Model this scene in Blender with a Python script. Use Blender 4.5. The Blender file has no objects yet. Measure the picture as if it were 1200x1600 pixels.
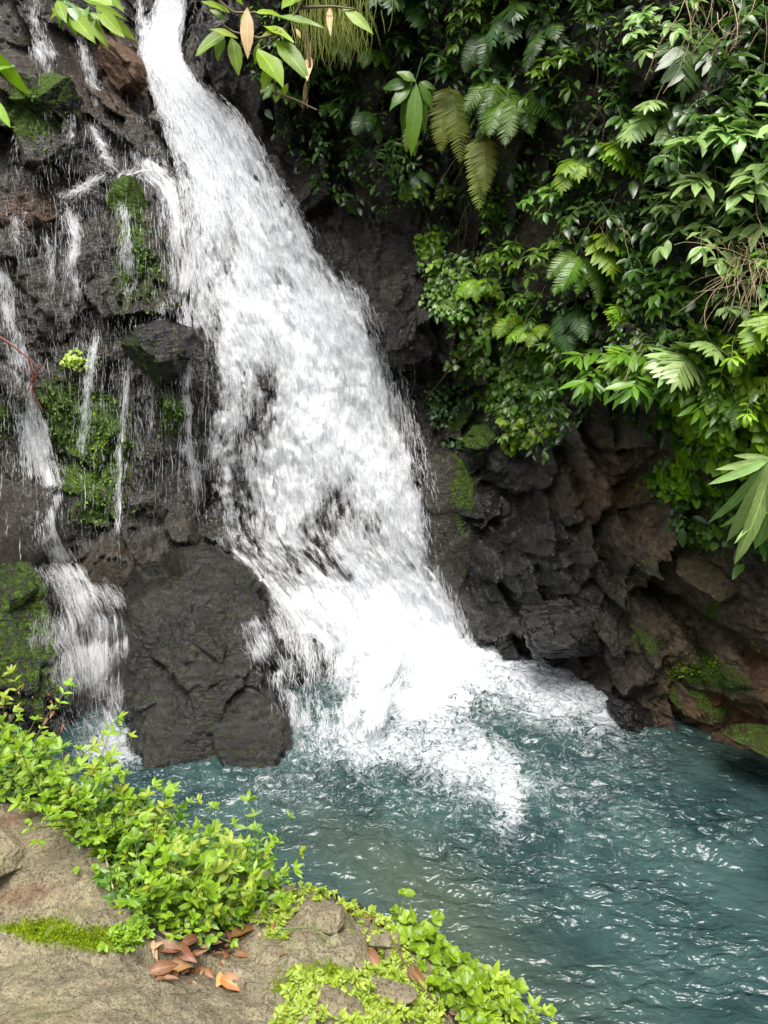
import bpy, math, random
import numpy as np
from mathutils import Vector, Matrix, Euler

SC = bpy.context.scene
COL = SC.collection
R = math.radians
random.seed(7)
rng = np.random.default_rng(11)

# ------------------------------------------------------------------ camera
CAM_H, PITCH, F = 3.0, R(18), 1250.0           # metres, radians, pixels of the 1200x1600 frame
cd = bpy.data.cameras.new('camera'); cam = bpy.data.objects.new('camera', cd); COL.objects.link(cam)
cam.location = (0, 0, CAM_H); cam.rotation_euler = (R(90) - PITCH, 0, 0)
cd.sensor_fit = 'VERTICAL'; cd.sensor_height = 36; cd.lens = F / 1600 * 36
cd.clip_start = 0.05; cd.clip_end = 500
SC.camera = cam

# ------------------------------------------------------------------ world, sun, exposure
SUN_EL, SUN_AZ = R(69), R(-172)                   # azimuth: measured from +Y towards +X
w = bpy.data.worlds.new('World'); SC.world = w; w.use_nodes = True
nt = w.node_tree; nt.nodes.clear()
sky = nt.nodes.new('ShaderNodeTexSky'); sky.sky_type = 'NISHITA'; sky.sun_disc = False
sky.sun_elevation = SUN_EL; sky.sun_rotation = SUN_AZ; sky.dust_density = 4; sky.air_density = 1.0
hs = nt.nodes.new('ShaderNodeHueSaturation'); hs.inputs['Saturation'].default_value = 0.3
bg = nt.nodes.new('ShaderNodeBackground'); bg.inputs['Strength'].default_value = 0.15
ow = nt.nodes.new('ShaderNodeOutputWorld')
nt.links.new(sky.outputs[0], hs.inputs['Color']); nt.links.new(hs.outputs[0], bg.inputs[0]); nt.links.new(bg.outputs[0], ow.inputs[0])
sd = bpy.data.lights.new('sun', 'SUN'); sd.energy = 3.0; sd.angle = R(34); sd.color = (1, .96, .9)
sun = bpy.data.objects.new('sun', sd); COL.objects.link(sun)
sdir = Vector((math.sin(SUN_AZ) * math.cos(SUN_EL), math.cos(SUN_AZ) * math.cos(SUN_EL), math.sin(SUN_EL)))
sun.rotation_euler = sdir.to_track_quat('Z', 'Y').to_euler(); sun.location = (0, 0, 12)
SC.view_settings.view_transform = 'Standard'; SC.view_settings.look = 'None'
SC.view_settings.exposure = 1.1; SC.view_settings.gamma = 1
SC.cycles.transparent_max_bounces = 24
SC.cycles.max_bounces = 8; SC.cycles.diffuse_bounces = 4; SC.cycles.glossy_bounces = 2
SC.cycles.transmission_bounces = 3
SC.cycles.use_denoising = True

# ------------------------------------------------------------------ pixel -> world rays (to lay the place out from measurements)
CP, SP = math.cos(PITCH), math.sin(PITCH)
def ray(px, py):
    a = (np.asarray(px, float) - 600) / F; b = (800 - np.asarray(py, float)) / F
    return np.stack([a, CP + b * SP, -SP + b * CP], -1)      # scale so that [1] = Y
def at(px, py, Y):
    d = ray(px, py); t = np.asarray(Y, float) / d[..., 1]
    p = d * t[..., None] if d.ndim > 1 else d * t
    p = p.copy(); p[..., 2] += CAM_H
    return p
def atz(px, py, z):
    d = ray(px, py); t = (np.asarray(z, float) - CAM_H) / d[..., 2]
    p = d * (t[..., None] if d.ndim > 1 else t); p = p.copy(); p[..., 2] += CAM_H
    return p
def proj(p):
    q = p - np.array([0, 0, CAM_H]); f = q[..., 1] * CP - q[..., 2] * SP; u = q[..., 1] * SP + q[..., 2] * CP
    f = np.where(f < .05, .05, f)
    return 600 + q[..., 0] / f * F, 800 - u / f * F
def inpoly(x, y, poly):
    ins = np.zeros(np.shape(x), bool); n = len(poly)
    for i in range(n):
        x1, y1 = poly[i]; x2, y2 = poly[(i + 1) % n]
        if y1 == y2: continue
        c = ((y1 > y) != (y2 > y)) & (x < (x2 - x1) * (y - y1) / (y2 - y1) + x1)
        ins ^= c
    return ins

# ------------------------------------------------------------------ noise
_pr = np.random.default_rng(5)
PERM = np.tile(_pr.permutation(256), 3)
GR = _pr.normal(size=(256, 3)); GR /= np.linalg.norm(GR, axis=1)[:, None]
def perlin(x, y, z, seed=0):
    x = np.asarray(x, float) + seed * 17.3; y = np.asarray(y, float) + seed * 5.7; z = np.asarray(z, float) + seed * 9.1
    x, y, z = np.broadcast_arrays(x, y, z)
    xi, yi, zi = np.floor(x).astype(int), np.floor(y).astype(int), np.floor(z).astype(int)
    xf, yf, zf = x - xi, y - yi, z - zi
    fd = lambda t: t * t * t * (t * (t * 6 - 15) + 10)
    u, v, ww = fd(xf), fd(yf), fd(zf)
    out = 0
    for dx in (0, 1):
        for dy in (0, 1):
            for dz in (0, 1):
                h = PERM[PERM[PERM[(xi + dx) & 255] + ((yi + dy) & 255)] + ((zi + dz) & 255)]
                g = GR[h]
                d = g[..., 0] * (xf - dx) + g[..., 1] * (yf - dy) + g[..., 2] * (zf - dz)
                out = out + d * (u if dx else 1 - u) * (v if dy else 1 - v) * (ww if dz else 1 - ww)
    return out * 1.5
def fbm(x, y, z, o=4, seed=0, gain=.5, ridged=False):
    s, a, f, n = 0, 1, 1, 0
    for i in range(o):
        p = perlin(x * f, y * f, z * f, seed + i)
        if ridged: p = 1 - 2 * np.abs(p)
        s = s + a * p; n += a; a *= gain; f *= 2.03
    return s / n
def worley(x, y, z, seed=0):
    x, y, z = np.broadcast_arrays(np.asarray(x, float), np.asarray(y, float), np.asarray(z, float))
    xi, yi, zi = np.floor(x).astype(int), np.floor(y).astype(int), np.floor(z).astype(int)
    J = np.random.default_rng(seed + 90).random((256, 3)); V = np.random.default_rng(seed + 91).random(256)
    G = np.random.default_rng(seed + 92).normal(size=(256, 3))
    f1 = np.full(x.shape, 9.); f2 = np.full(x.shape, 9.); val = np.zeros(x.shape)
    for dx in (-1, 0, 1):
        for dy in (-1, 0, 1):
            for dz in (-1, 0, 1):
                h = PERM[PERM[PERM[(xi + dx) & 255] + ((yi + dy) & 255)] + ((zi + dz) & 255)]
                rx = xi + dx + J[h, 0] - x; ry = yi + dy + J[h, 1] - y; rz = zi + dz + J[h, 2] - z
                d = np.sqrt(rx * rx + ry * ry + rz * rz)
                near = d < f1
                f2 = np.where(near, f1, np.minimum(f2, d))
                # each cell is a tilted facet
                val = np.where(near, V[h] + .55 * (G[h, 0] * rx + G[h, 1] * ry + G[h, 2] * rz), val)
                f1 = np.where(near, d, f1)
    return f1, f2, val
def sstep(a, b, x):
    t = np.clip((x - a) / (b - a), 0, 1); return t * t * (3 - 2 * t)
def tps(P, v, smooth=1e-3):
    P = np.asarray(P, float); n = len(P)
    def U(r2): return r2 * np.log(r2 + 1e-9) * .5
    d2 = ((P[:, None] - P[None]) ** 2).sum(-1)
    A = np.zeros((n + 3, n + 3)); A[:n, :n] = U(d2) + smooth * np.eye(n)
    A[:n, n] = 1; A[:n, n + 1:] = P; A[n, :n] = 1; A[n + 1:, :n] = P.T
    b = np.zeros(n + 3); b[:n] = v
    c = np.linalg.solve(A, b)
    def ev(x, y):
        sh = np.shape(x); x = np.ravel(x); y = np.ravel(y); o = np.empty(len(x))
        for i in range(0, len(x), 20000):
            q = np.stack([x[i:i+20000], y[i:i+20000]], -1)
            o[i:i+20000] = U(((q[:, None] - P[None]) ** 2).sum(-1)) @ c[:n] + c[n] + q @ c[n + 1:]
        return o.reshape(sh)
    return ev

# ------------------------------------------------------------------ objects, tags
def tag(o, label=None, cat=None, group=None, kind=None):
    if label: o['label'] = label
    if cat: o['category'] = cat
    if group: o['group'] = group
    if kind: o['kind'] = kind
    return o
def empty(name, loc, rot=(0, 0, 0)):
    o = bpy.data.objects.new(name, None); COL.objects.link(o); o.location = loc; o.rotation_euler = rot
    o.empty_display_size = .05
    return o
def copy_tree(o, parent=None):
    c = o.copy(); COL.objects.link(c); c.parent = parent
    for ch in KIDS.get(o.name, []):
        copy_tree(ch, c)
    return c
KIDS = {}
def link(name, me, mat=None, parent=None):
    o = bpy.data.objects.new(name, me); COL.objects.link(o)
    if mat: me.materials.append(mat)
    if parent:
        o.parent = parent; KIDS.setdefault(parent.name, []).append(o)
    return o
class Acc:
    """collects vertices, quads, triangles and a per-vertex vector (u, v, tint)"""
    def __init__(s): s.v, s.q, s.t, s.a, s.n = [], [], [], [], 0
    def add(s, V, Q=None, T=None, A=None):
        V = np.asarray(V, float).reshape(-1, 3)
        s.v.append(V); s.a.append(np.zeros((len(V), 3)) if A is None else np.asarray(A, float).reshape(-1, 3))
        if Q is not None and len(Q): s.q.append(np.asarray(Q, int).reshape(-1, 4) + s.n)
        if T is not None and len(T): s.t.append(np.asarray(T, int).reshape(-1, 3) + s.n)
        s.n += len(V)
    def mesh(s, name, smooth=True):
        me = bpy.data.meshes.new(name)
        V = np.concatenate(s.v); A = np.concatenate(s.a)
        Q = np.concatenate(s.q) if s.q else np.zeros((0, 4), int); T = np.concatenate(s.t) if s.t else np.zeros((0, 3), int)
        me.vertices.add(len(V)); me.vertices.foreach_set('co', V.astype(np.float32).ravel())
        nl = Q.size + T.size; me.loops.add(nl); me.polygons.add(len(Q) + len(T))
        me.loops.foreach_set('vertex_index', np.concatenate([Q.ravel(), T.ravel()]).astype(np.int32))
        me.polygons.foreach_set('loop_start', np.concatenate([np.arange(len(Q)) * 4, Q.size + np.arange(len(T)) * 3]).astype(np.int32))
        me.polygons.foreach_set('use_smooth', np.full(len(Q) + len(T), smooth))
        me.update(calc_edges=True)
        at_ = me.attributes.new('leaf', 'FLOAT_VECTOR', 'POINT'); at_.data.foreach_set('vector', A.astype(np.float32).ravel())
        return me
def fattr(me, name, arr):
    a = me.attributes.new(name, 'FLOAT', 'POINT'); a.data.foreach_set('value', np.asarray(arr, np.float32).ravel())
def grid_quads(n, m, flip=False):
    i = np.arange(n - 1)[:, None] * m + np.arange(m - 1)[None]
    q = np.stack([i, i + 1, i + m + 1, i + m], -1).reshape(-1, 4)
    return q[:, ::-1] if flip else q
def tube(acc, pts, rad, sides=5, tint=0.5):
    pts = np.asarray(pts, float); n = len(pts); rad = np.broadcast_to(rad, n)
    d = np.gradient(pts, axis=0); d /= np.linalg.norm(d, axis=1)[:, None] + 1e-9
    ref = np.array([0, 0, 1.]) if abs(d[:, 2]).mean() < .9 else np.array([1., 0, 0])
    a = np.cross(d, ref); a /= np.linalg.norm(a, axis=1)[:, None] + 1e-9; b = np.cross(d, a)
    th = np.arange(sides) / sides * 2 * np.pi
    V = pts[:, None] + rad[:, None, None] * (a[:, None] * np.cos(th)[None, :, None] + b[:, None] * np.sin(th)[None, :, None])
    Q = []
    for i in range(n - 1):
        for k in range(sides):
            Q.append([i * sides + k, i * sides + (k + 1) % sides, (i + 1) * sides + (k + 1) % sides, (i + 1) * sides + k])
    A = np.zeros((n * sides, 3)); A[:, 2] = tint; A[:, 0] = .5
    acc.add(V, Q, None, A)

# ------------------------------------------------------------------ materials
def newmat(name):
    m = bpy.data.materials.new(name); m.use_nodes = True; n = m.node_tree; n.nodes.clear()
    return m, n
class NT:
    def __init__(s, name):
        s.m, s.t = newmat(name)
    def n(s, typ, ins=None, **kw):
        nd = s.t.nodes.new('ShaderNode' + typ)
        for k, v in kw.items(): setattr(nd, k, v)
        for k, v in (ins or {}).items():
            sock = nd.inputs[k]
            if hasattr(v, 'outputs'): s.t.links.new(v.outputs[0], sock)
            elif isinstance(v, bpy.types.NodeSocket): s.t.links.new(v, sock)
            else: sock.default_value = v
        return nd
    def math(s, op, a, b=0., c=None, clamp=False):
        nd = s.n('Math', {0: a, 1: b} if c is None else {0: a, 1: b, 2: c}, operation=op); nd.use_clamp = clamp; return nd
    def ramp(s, fac, stops, interp='LINEAR'):
        nd = s.n('ValToRGB', {0: fac}); cr = nd.color_ramp; cr.interpolation = interp
        while len(cr.elements) < len(stops): cr.elements.new(.5)
        for e, (p, c) in zip(cr.elements, stops):
            e.position = p; e.color = (c, c, c, 1) if isinstance(c, (int, float)) else (*c, 1)
        return nd
    def mix(s, f, a, b):
        nd = s.t.nodes.new('ShaderNodeMix'); nd.data_type = 'RGBA'
        for k, v in ((0, f), (6, a), (7, b)):
            sock = nd.inputs[k]
            if hasattr(v, 'outputs'): s.t.links.new(out(v), sock)
            elif isinstance(v, bpy.types.NodeSocket): s.t.links.new(v, sock)
            elif isinstance(v, (tuple, list)): sock.default_value = (*v, 1)
            else: sock.default_value = v
        return nd.outputs[2]
    def done(s, sh):
        o = s.n('OutputMaterial'); s.t.links.new(sh.outputs[0], o.inputs[0]); return s.m
def out(n): return n.outputs[0]

def leaf_mat(name, c1, c2, rough=.4, transl=.3, vein=1.25, spec=.5, dead=None):
    t = NT(name)
    at_ = t.n('Attribute', attribute_name='leaf'); sx = t.n('SeparateXYZ', {0: at_.outputs['Vector']})
    col = t.mix(sx.outputs[2], c1, c2)
    ob = t.n('ObjectInfo')
    hv = t.n('HueSaturation', {'Color': col, 'Hue': t.math('MULTIPLY_ADD', ob.outputs['Random'], .03, .485),
             'Value': t.math('MULTIPLY_ADD', ob.outputs['Random'], .5, .75)})
    nz = t.n('TexNoise', {'Scale': 35., 'Detail': 3.}); 
    tc = t.n('TexCoord'); t.t.links.new(tc.outputs['Object'], nz.inputs['Vector'])
    v2 = t.n('HueSaturation', {'Color': hv, 'Value': t.math('MULTIPLY_ADD', nz, .7, .65)})
    # midrib and side veins
    u = sx.outputs[0]; v = sx.outputs[1]
    du = t.math('ABSOLUTE', t.math('SUBTRACT', u, .5))
    rib = t.math('LESS_THAN', du, .035)
    vv = t.math('SINE', t.math('MULTIPLY', t.math('SUBTRACT', v, t.math('MULTIPLY', du, .5)), 55.))
    sv = t.ramp(vv, [(.86, 0.), (1., .45)])
    f = t.math('MAXIMUM', t.math('MULTIPLY', rib, .7), sv, clamp=True)
    c3 = t.mix(f, v2, tuple(min(1, c * vein + .02) for c in c2))
    bmp = t.n('Bump', {'Height': t.math('SUBTRACT', nz, sv), 'Strength': .25, 'Distance': .004})
    p = t.n('BsdfPrincipled', {'Base Color': c3, 'Roughness': rough, 'Specular IOR Level': spec, 'Normal': bmp})
    tr = t.n('BsdfTranslucent', {'Color': t.n('HueSaturation', {'Color': c3, 'Saturation': 1.15, 'Value': 1.5})})
    return t.done(t.n('MixShader', {0: transl, 1: p, 2: tr}))

def stem_mat(name, c):
    t = NT(name); nz = t.n('TexNoise', {'Scale': 60.})
    col = t.mix(nz, tuple(x * .6 for x in c), tuple(min(1, x * 1.4) for x in c))
    return t.done(t.n('BsdfPrincipled', {'Base Color': col, 'Roughness': .6}))

M = {}
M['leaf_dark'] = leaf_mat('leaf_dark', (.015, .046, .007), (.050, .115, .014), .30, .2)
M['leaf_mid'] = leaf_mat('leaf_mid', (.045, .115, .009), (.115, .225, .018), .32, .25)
M['leaf_pale'] = leaf_mat('leaf_pale', (.12, .22, .05), (.27, .38, .13), .33, .22)
M['leaf_fresh'] = leaf_mat('leaf_fresh', (.10, .205, .006), (.235, .39, .016), .42, .35)
M['leaf_lime'] = leaf_mat('leaf_lime', (.17, .27, .012), (.33, .43, .04), .42, .35)
M['leaf_yellow'] = leaf_mat('leaf_yellow', (.15, .21, .025), (.28, .32, .06), .5, .3)
M['leaf_brown'] = leaf_mat('leaf_brown', (.12, .048, .018), (.24, .11, .04), .5, .1)
M['leaf_orange'] = leaf_mat('leaf_orange', (.42, .15, .04), (.5, .22, .07), .5, .15)
M['leaf_tan'] = leaf_mat('leaf_tan', (.30, .20, .09), (.5, .36, .18), .6, .15)
M['stem_green'] = stem_mat('stem_green', (.07, .11, .02))
M['stem_brown'] = stem_mat('stem_brown', (.10, .065, .03))
M['stem_red'] = stem_mat('stem_red', (.12, .03, .015))
M['dry'] = stem_mat('dry_stalk', (.35, .27, .15))
M['moss_lime'] = leaf_mat('moss_lime', (.12, .20, .004), (.24, .34, .01), .8, .2, 1, .1)
M['moss_dark'] = leaf_mat('moss_dark', (.03, .07, .008), (.09, .17, .012), .6, .2, 1, .4)

def rock_mat(name, dark, light, wet=.22, scale=1., brown=(.10, .07, .045)):
    """attributes dry, moss, rust (0..1) on the vertices say where the rock is bare and dry, mossy or stained"""
    t = NT(name); tc = t.n('TexCoord'); ob = tc.outputs['Object']
    n1 = t.n('TexNoise', {'Vector': ob, 'Scale': 3.5 * scale, 'Detail': 8., 'Roughness': .65, 'Distortion': .6})
    n2 = t.n('TexNoise', {'Vector': ob, 'Scale': 22. * scale, 'Detail': 10., 'Roughness': .7})
    mp = t.n('Mapping', {'Vector': ob, 'Rotation': (.3, R(-38), .2), 'Scale': (1., 1., 4.5)})
    n3 = t.n('TexNoise', {'Vector': mp, 'Scale': 7. * scale, 'Detail': 9., 'Roughness': .68, 'Distortion': 1.2})
    vo = t.n('TexVoronoi', {'Vector': ob, 'Scale': 16. * scale}, feature='DISTANCE_TO_EDGE')
    n4 = t.n('TexNoise', {'Vector': ob, 'Scale': 90. * scale, 'Detail': 4.})
    a_d = t.n('Attribute', attribute_name='dry'); a_m = t.n('Attribute', attribute_name='moss'); a_r = t.n('Attribute', attribute_name='rust')
    base = t.mix(t.ramp(n1, [(.35, 0.), (.68, 1.)]), dark, light)
    base = t.mix(t.ramp(n3, [(.48, 0.), (.62, .5)]), base, tuple(c * .4 for c in dark))
    dryc = t.mix(t.ramp(n2, [(.38, 0.), (.62, 1.)]), tuple(c * .35 for c in brown), tuple(min(1, c * 1.6) for c in brown))
    fd = t.math('MULTIPLY', a_d.outputs['Fac'], t.ramp(n1, [(.3, .35), (.6, 1.)]), clamp=True)
    base = t.mix(fd, base, dryc)
    fr = t.math('MULTIPLY', a_r.outputs['Fac'], t.ramp(n3, [(.4, .2), (.6, 1.)]), clamp=True)
    base = t.mix(fr, base, (.22, .085, .025))
    # pale specks of lichen and grit
    base = t.mix(t.ramp(n2, [(.66, 0.), (.74, .35)]), base, tuple(min(1, c * 5 + .03) for c in light))
    mossc = t.mix(t.ramp(n4, [(.35, 0.), (.65, 1.)]), (.018, .04, .005), (.10, .17, .012))
    fm = t.ramp(t.math('ADD', a_m.outputs['Fac'], t.math('MULTIPLY', t.math('SUBTRACT', n2, .5), 1.4)), [(.38, 0.), (.6, 1.)])
    base = t.mix(fm, base, mossc)
    rg = t.math('ADD', t.math('MULTIPLY', a_d.outputs['Fac'], .38), t.math('MULTIPLY_ADD', n2, .6, wet - .26), clamp=True)
    rg = t.math('MAXIMUM', rg, t.math('MULTIPLY', fm, .75))
    h = t.math('ADD', t.math('MULTIPLY', n3, 1.0), t.math('MULTIPLY', n2, .8))
    h = t.math('ADD', h, t.math('MULTIPLY', n4, .35))
    h = t.math('ADD', h, t.math('MULTIPLY', t.ramp(vo, [(0., 0.), (.12, 1.)]), .12))
    b = t.n('Bump', {'Height': h, 'Strength': 1., 'Distance': .06 / scale})
    b2 = t.n('Bump', {'Height': t.math('ADD', t.math('MULTIPLY', n3, .8), t.math('MULTIPLY', n2, .5)), 'Strength': .55, 'Distance': .04 / scale})
    wetc = t.math('SUBTRACT', .55, t.math('ADD', t.math('MULTIPLY', a_d.outputs['Fac'], .5), fm), clamp=True)
    return t.done(t.n('BsdfPrincipled', {'Base Color': base, 'Roughness': rg, 'Specular IOR Level': .3, 'Normal': b, 'Coat Weight': wetc, 'Coat Roughness': .10, 'Coat Normal': b2}))
M['cliff'] = rock_mat('cliff_rock', (.003, .0027, .0022), (.017, .014, .009), .18, brown=(.17, .125, .08))
M['boulder'] = rock_mat('boulder_rock', (.0035, .0031, .0026), (.020, .0165, .011), .18, brown=(.09, .075, .05))
M['brownrock'] = rock_mat('brown_rock', (.022, .015, .009), (.065, .045, .026), .30, 1.3, brown=(.15, .105, .06))

def bank_mat():
    t = NT('bank_rock'); tc = t.n('TexCoord'); ob = tc.outputs['Object']
    n1 = t.n('TexNoise', {'Vector': ob, 'Scale': 4.5, 'Detail': 8., 'Roughness': .65, 'Distortion': .15})
    n2 = t.n('TexNoise', {'Vector': ob, 'Scale': 26., 'Detail': 9., 'Roughness': .7})
    n3 = t.n('TexNoise', {'Vector': ob, 'Scale': 120., 'Detail': 6., 'Roughness': .7})
    n5 = t.n('TexNoise', {'Vector': ob, 'Scale': 13., 'Detail': 10., 'Roughness': .78, 'Distortion': 0.}); vo = t.n('TexVoronoi', {'Vector': t.n('VectorMath', {0: ob, 1: t.n('VectorMath', {0: n1.outputs['Color'], 'Scale': .25}, operation='SCALE')}, operation='ADD'), 'Scale': 7.}, feature='DISTANCE_TO_EDGE')
    a_m = t.n('Attribute', attribute_name='moss'); a_s = t.n('Attribute', attribute_name='soil'); a_r = t.n('Attribute', attribute_name='rust'); a_p = t.n('Attribute', attribute_name='pale')
    base = t.mix(t.ramp(n1, [(.36, 0.), (.62, 1.)]), (.23, .195, .12), (.47, .405, .27))
    base = t.mix(t.ramp(n5, [(.42, .5), (.50, 0.)]), base, (.13, .11, .07))
    base = t.mix(t.ramp(n5, [(.52, 0.), (.62, .8)]), base, (.56, .49, .34))
    base = t.mix(t.ramp(vo, [(0., .35), (.015, 0.)]), base, (.05, .042, .025))
    n6 = t.n('TexNoise', {'Vector': ob, 'Scale': 260., 'Detail': 3.}); base = t.mix(t.ramp(n6, [(.38, .55), (.46, 0.)]), base, (.07, .06, .04))
    base = t.mix(a_p.outputs['Fac'], base, (.36, .29, .18))
    base = t.mix(t.ramp(n2, [(.50, 0.), (.58, .6)]), base, (.14, .115, .07))
    base = t.mix(t.ramp(n3, [(.52, 0.), (.60, .7)]), base, (.06, .05, .03))
    base = t.mix(t.ramp(n3, [(.30, .35), (.40, 0.)]), base, (.5, .42, .28))
    base = t.mix(t.math('MULTIPLY', a_r.outputs['Fac'], t.ramp(n5, [(.40, 0.), (.6, .8)])), base, (.15, .065, .035))
    base = t.mix(t.math('MULTIPLY', t.ramp(n1, [(.5, 0.), (.64, .45)]), .8), base, (.13, .15, .04))
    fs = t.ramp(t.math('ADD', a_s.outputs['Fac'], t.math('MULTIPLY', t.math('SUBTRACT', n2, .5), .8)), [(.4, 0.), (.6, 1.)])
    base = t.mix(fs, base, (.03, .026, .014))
    mossc = t.mix(t.ramp(n3, [(.35, 0.), (.65, 1.)]), (.07, .12, .006), (.22, .30, .012))
    fm = t.ramp(t.math('ADD', a_m.outputs['Fac'], t.math('MULTIPLY', t.math('SUBTRACT', n2, .5), 1.6)), [(.4, 0.), (.6, 1.)])
    base = t.mix(fm, base, mossc)
    h = t.math('ADD', t.math('MULTIPLY', n1, .8), t.math('ADD', t.math('MULTIPLY', n2, .4), t.math('MULTIPLY', n3, .15)))
    h = t.math('ADD', h, t.math('ADD', t.math('MULTIPLY', n5, .35), t.ramp(vo, [(0., 0.), (.03, .10)])))
    b = t.n('Bump', {'Height': h, 'Strength': 1., 'Distance': .04})
    return t.done(t.n('BsdfPrincipled', {'Base Color': base, 'Roughness': t.math('MULTIPLY_ADD', n2, .5, .35), 'Specular IOR Level': .4, 'Normal': b}))
M['bank'] = bank_mat()

def white_water(name, alpha=.42):
    """falling aerated water: white, a little translucent, thinning to the ends (v) of each strand"""
    t = NT(name); at_ = t.n('Attribute', attribute_name='leaf'); sx = t.n('SeparateXYZ', {0: at_.outputs['Vector']})
    p = t.n('BsdfPrincipled', {'Base Color': (.93, .94, .96, 1), 'Roughness': .5, 'Specular IOR Level': .4})
    tr = t.n('BsdfTranslucent', {'Color': (.93, .94, .96, 1)})
    m = t.n('MixShader', {0: .5, 1: p, 2: tr})
    v = sx.outputs[1]
    fade = t.math('MULTIPLY', t.math('MULTIPLY', v, t.math('SUBTRACT', 1., v)), 4., clamp=True)
    a = t.math('MULTIPLY', t.math('MULTIPLY', fade, alpha), sx.outputs[2], clamp=True)
    return t.done(t.n('MixShader', {0: a, 1: t.n('BsdfTransparent'), 2: m}))
M['strand'] = white_water('white_water')

def sheet_mat(name, seed, su=14., sv=3.2):
    """water sheet: u across, v down the flow (metres); z = density"""
    t = NT(name); at_ = t.n('Attribute', attribute_name='leaf'); sx = t.n('SeparateXYZ', {0: at_.outputs['Vector']})
    cx = t.n('CombineXYZ', {0: t.math('MULTIPLY', sx.outputs[0], su), 1: t.math('MULTIPLY', sx.outputs[1], sv), 2: float(seed)})
    n1 = t.n('TexNoise', {'Vector': cx, 'Scale': 1., 'Detail': 7., 'Roughness': .62, 'Distortion': .35})
    cx2 = t.n('CombineXYZ', {0: t.math('MULTIPLY', sx.outputs[0], su * 3), 1: t.math('MULTIPLY', sx.outputs[1], sv * 1.6), 2: float(seed) + 5})
    n2 = t.n('TexNoise', {'Vector': cx2, 'Scale': 1., 'Detail': 5., 'Roughness': .7, 'Distortion': .3})
    s = t.math('ADD', t.math('MULTIPLY', t.math('SUBTRACT', n1, .5), 1.5), t.math('MULTIPLY', t.math('SUBTRACT', n2, .5), .9))
    a = t.ramp(t.math('ADD', s, sx.outputs[2]), [(.30, 0.), (.85, .97)])
    b = t.n('Bump', {'Height': t.math('ADD', n1, n2), 'Strength': .7, 'Distance': .045})
    p = t.n('BsdfPrincipled', {'Base Color': (.92, .935, .96, 1), 'Roughness': .4, 'Specular IOR Level': .4, 'Normal': b})
    tr = t.n('BsdfTranslucent', {'Color': (.84, .87, .92, 1)})
    m = t.n('MixShader', {0: .25, 1: p, 2: tr})
    return t.done(t.n('MixShader', {0: a, 1: t.n('BsdfTransparent'), 2: m}))

def pool_mat():
    t = NT('pool_water'); tc = t.n('TexCoord'); ob = tc.outputs['Object']
    a_f = t.n('Attribute', attribute_name='foam'); a_s = t.n('Attribute', attribute_name='shallow')
    n0 = t.n('TexNoise', {'Vector': ob, 'Scale': 2.2, 'Detail': 4., 'Distortion': .8})
    col = t.mix(t.ramp(n0, [(.35, 0.), (.65, 1.)]), (.015, .034, .035), (.034, .066, .063))
    col = t.mix(a_s.outputs['Fac'], col, (.042, .060, .044))
    wn = t.n('TexNoise', {'Vector': ob, 'Scale': 5., 'Detail': 3., 'Distortion': .3})
    vm = t.n('VectorMath', {0: ob, 1: t.n('VectorMath', {0: wn.outputs['Color'], 'Scale': .28}, operation='SCALE')}, operation='ADD')
    f1 = t.n('TexNoise', {'Vector': vm, 'Scale': 6., 'Detail': 5., 'Roughness': .6, 'Distortion': 1.2})
    f2 = t.n('TexNoise', {'Vector': vm, 'Scale': 15., 'Detail': 5., 'Roughness': .6, 'Distortion': 1.5})
    web = t.math('MULTIPLY', t.math('ABSOLUTE', t.math('SUBTRACT', f1, .5)), 3.)        # thin curling threads
    web2 = t.math('MULTIPLY', t.math('ABSOLUTE', t.math('SUBTRACT', f2, .5)), 3.4)
    s = t.math('SUBTRACT', t.math('MULTIPLY', a_f.outputs['Fac'], .85), t.math('MULTIPLY', t.math('ADD', t.math('MINIMUM', web, web2), t.math('MULTIPLY', t.math('MAXIMUM', web, web2), .35)), .8))
    f = t.ramp(s, [(.0, 0.), (.12, .3), (.50, 1.)])
    mp = t.n('Mapping', {'Vector': ob, 'Rotation': (0, 0, R(-14)), 'Scale': (1., 1.9, 1.)})
    b1 = t.n('TexNoise', {'Vector': mp, 'Scale': 8., 'Detail': 2., 'Roughness': .45, 'Distortion': .8})
    b2 = t.n('TexNoise', {'Vector': mp, 'Scale': 30., 'Detail': 1., 'Distortion': .4})
    hb = t.math('ADD', b1, t.math('MULTIPLY', b2, .12))
    calm = t.n('TexNoise', {'Vector': ob, 'Scale': 1.7, 'Detail': 3.}); bm = t.n('Bump', {'Height': hb, 'Strength': t.math('MULTIPLY_ADD', t.ramp(calm, [(.38, 0.), (.62, 1.)]), .65, .35), 'Distance': .07})
    bm2 = t.n('Bump', {'Height': t.math('ADD', f1, t.math('MULTIPLY', f2, .6)), 'Strength': 1., 'Distance': .07})
    wtr = t.n('BsdfPrincipled', {'Base Color': col, 'Roughness': .06, 'IOR': 1.333, 'Specular IOR Level': .5, 'Normal': bm})
    fo = t.n('BsdfPrincipled', {'Base Color': (.72, .75, .78, 1), 'Roughness': .5, 'Normal': bm2})
    return t.done(t.n('MixShader', {0: f, 1: wtr, 2: fo}))
M['pool'] = pool_mat()
def foam_mat():
    t = NT('foam'); n = t.n('TexNoise', {'Scale': 30., 'Detail': 6.})
    b = t.n('Bump', {'Height': n, 'Strength': .5, 'Distance': .03})
    return t.done(t.n('BsdfPrincipled', {'Base Color': (.75, .78, .8, 1), 'Roughness': .55, 'Normal': b}))
M['foam'] = foam_mat()

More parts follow.
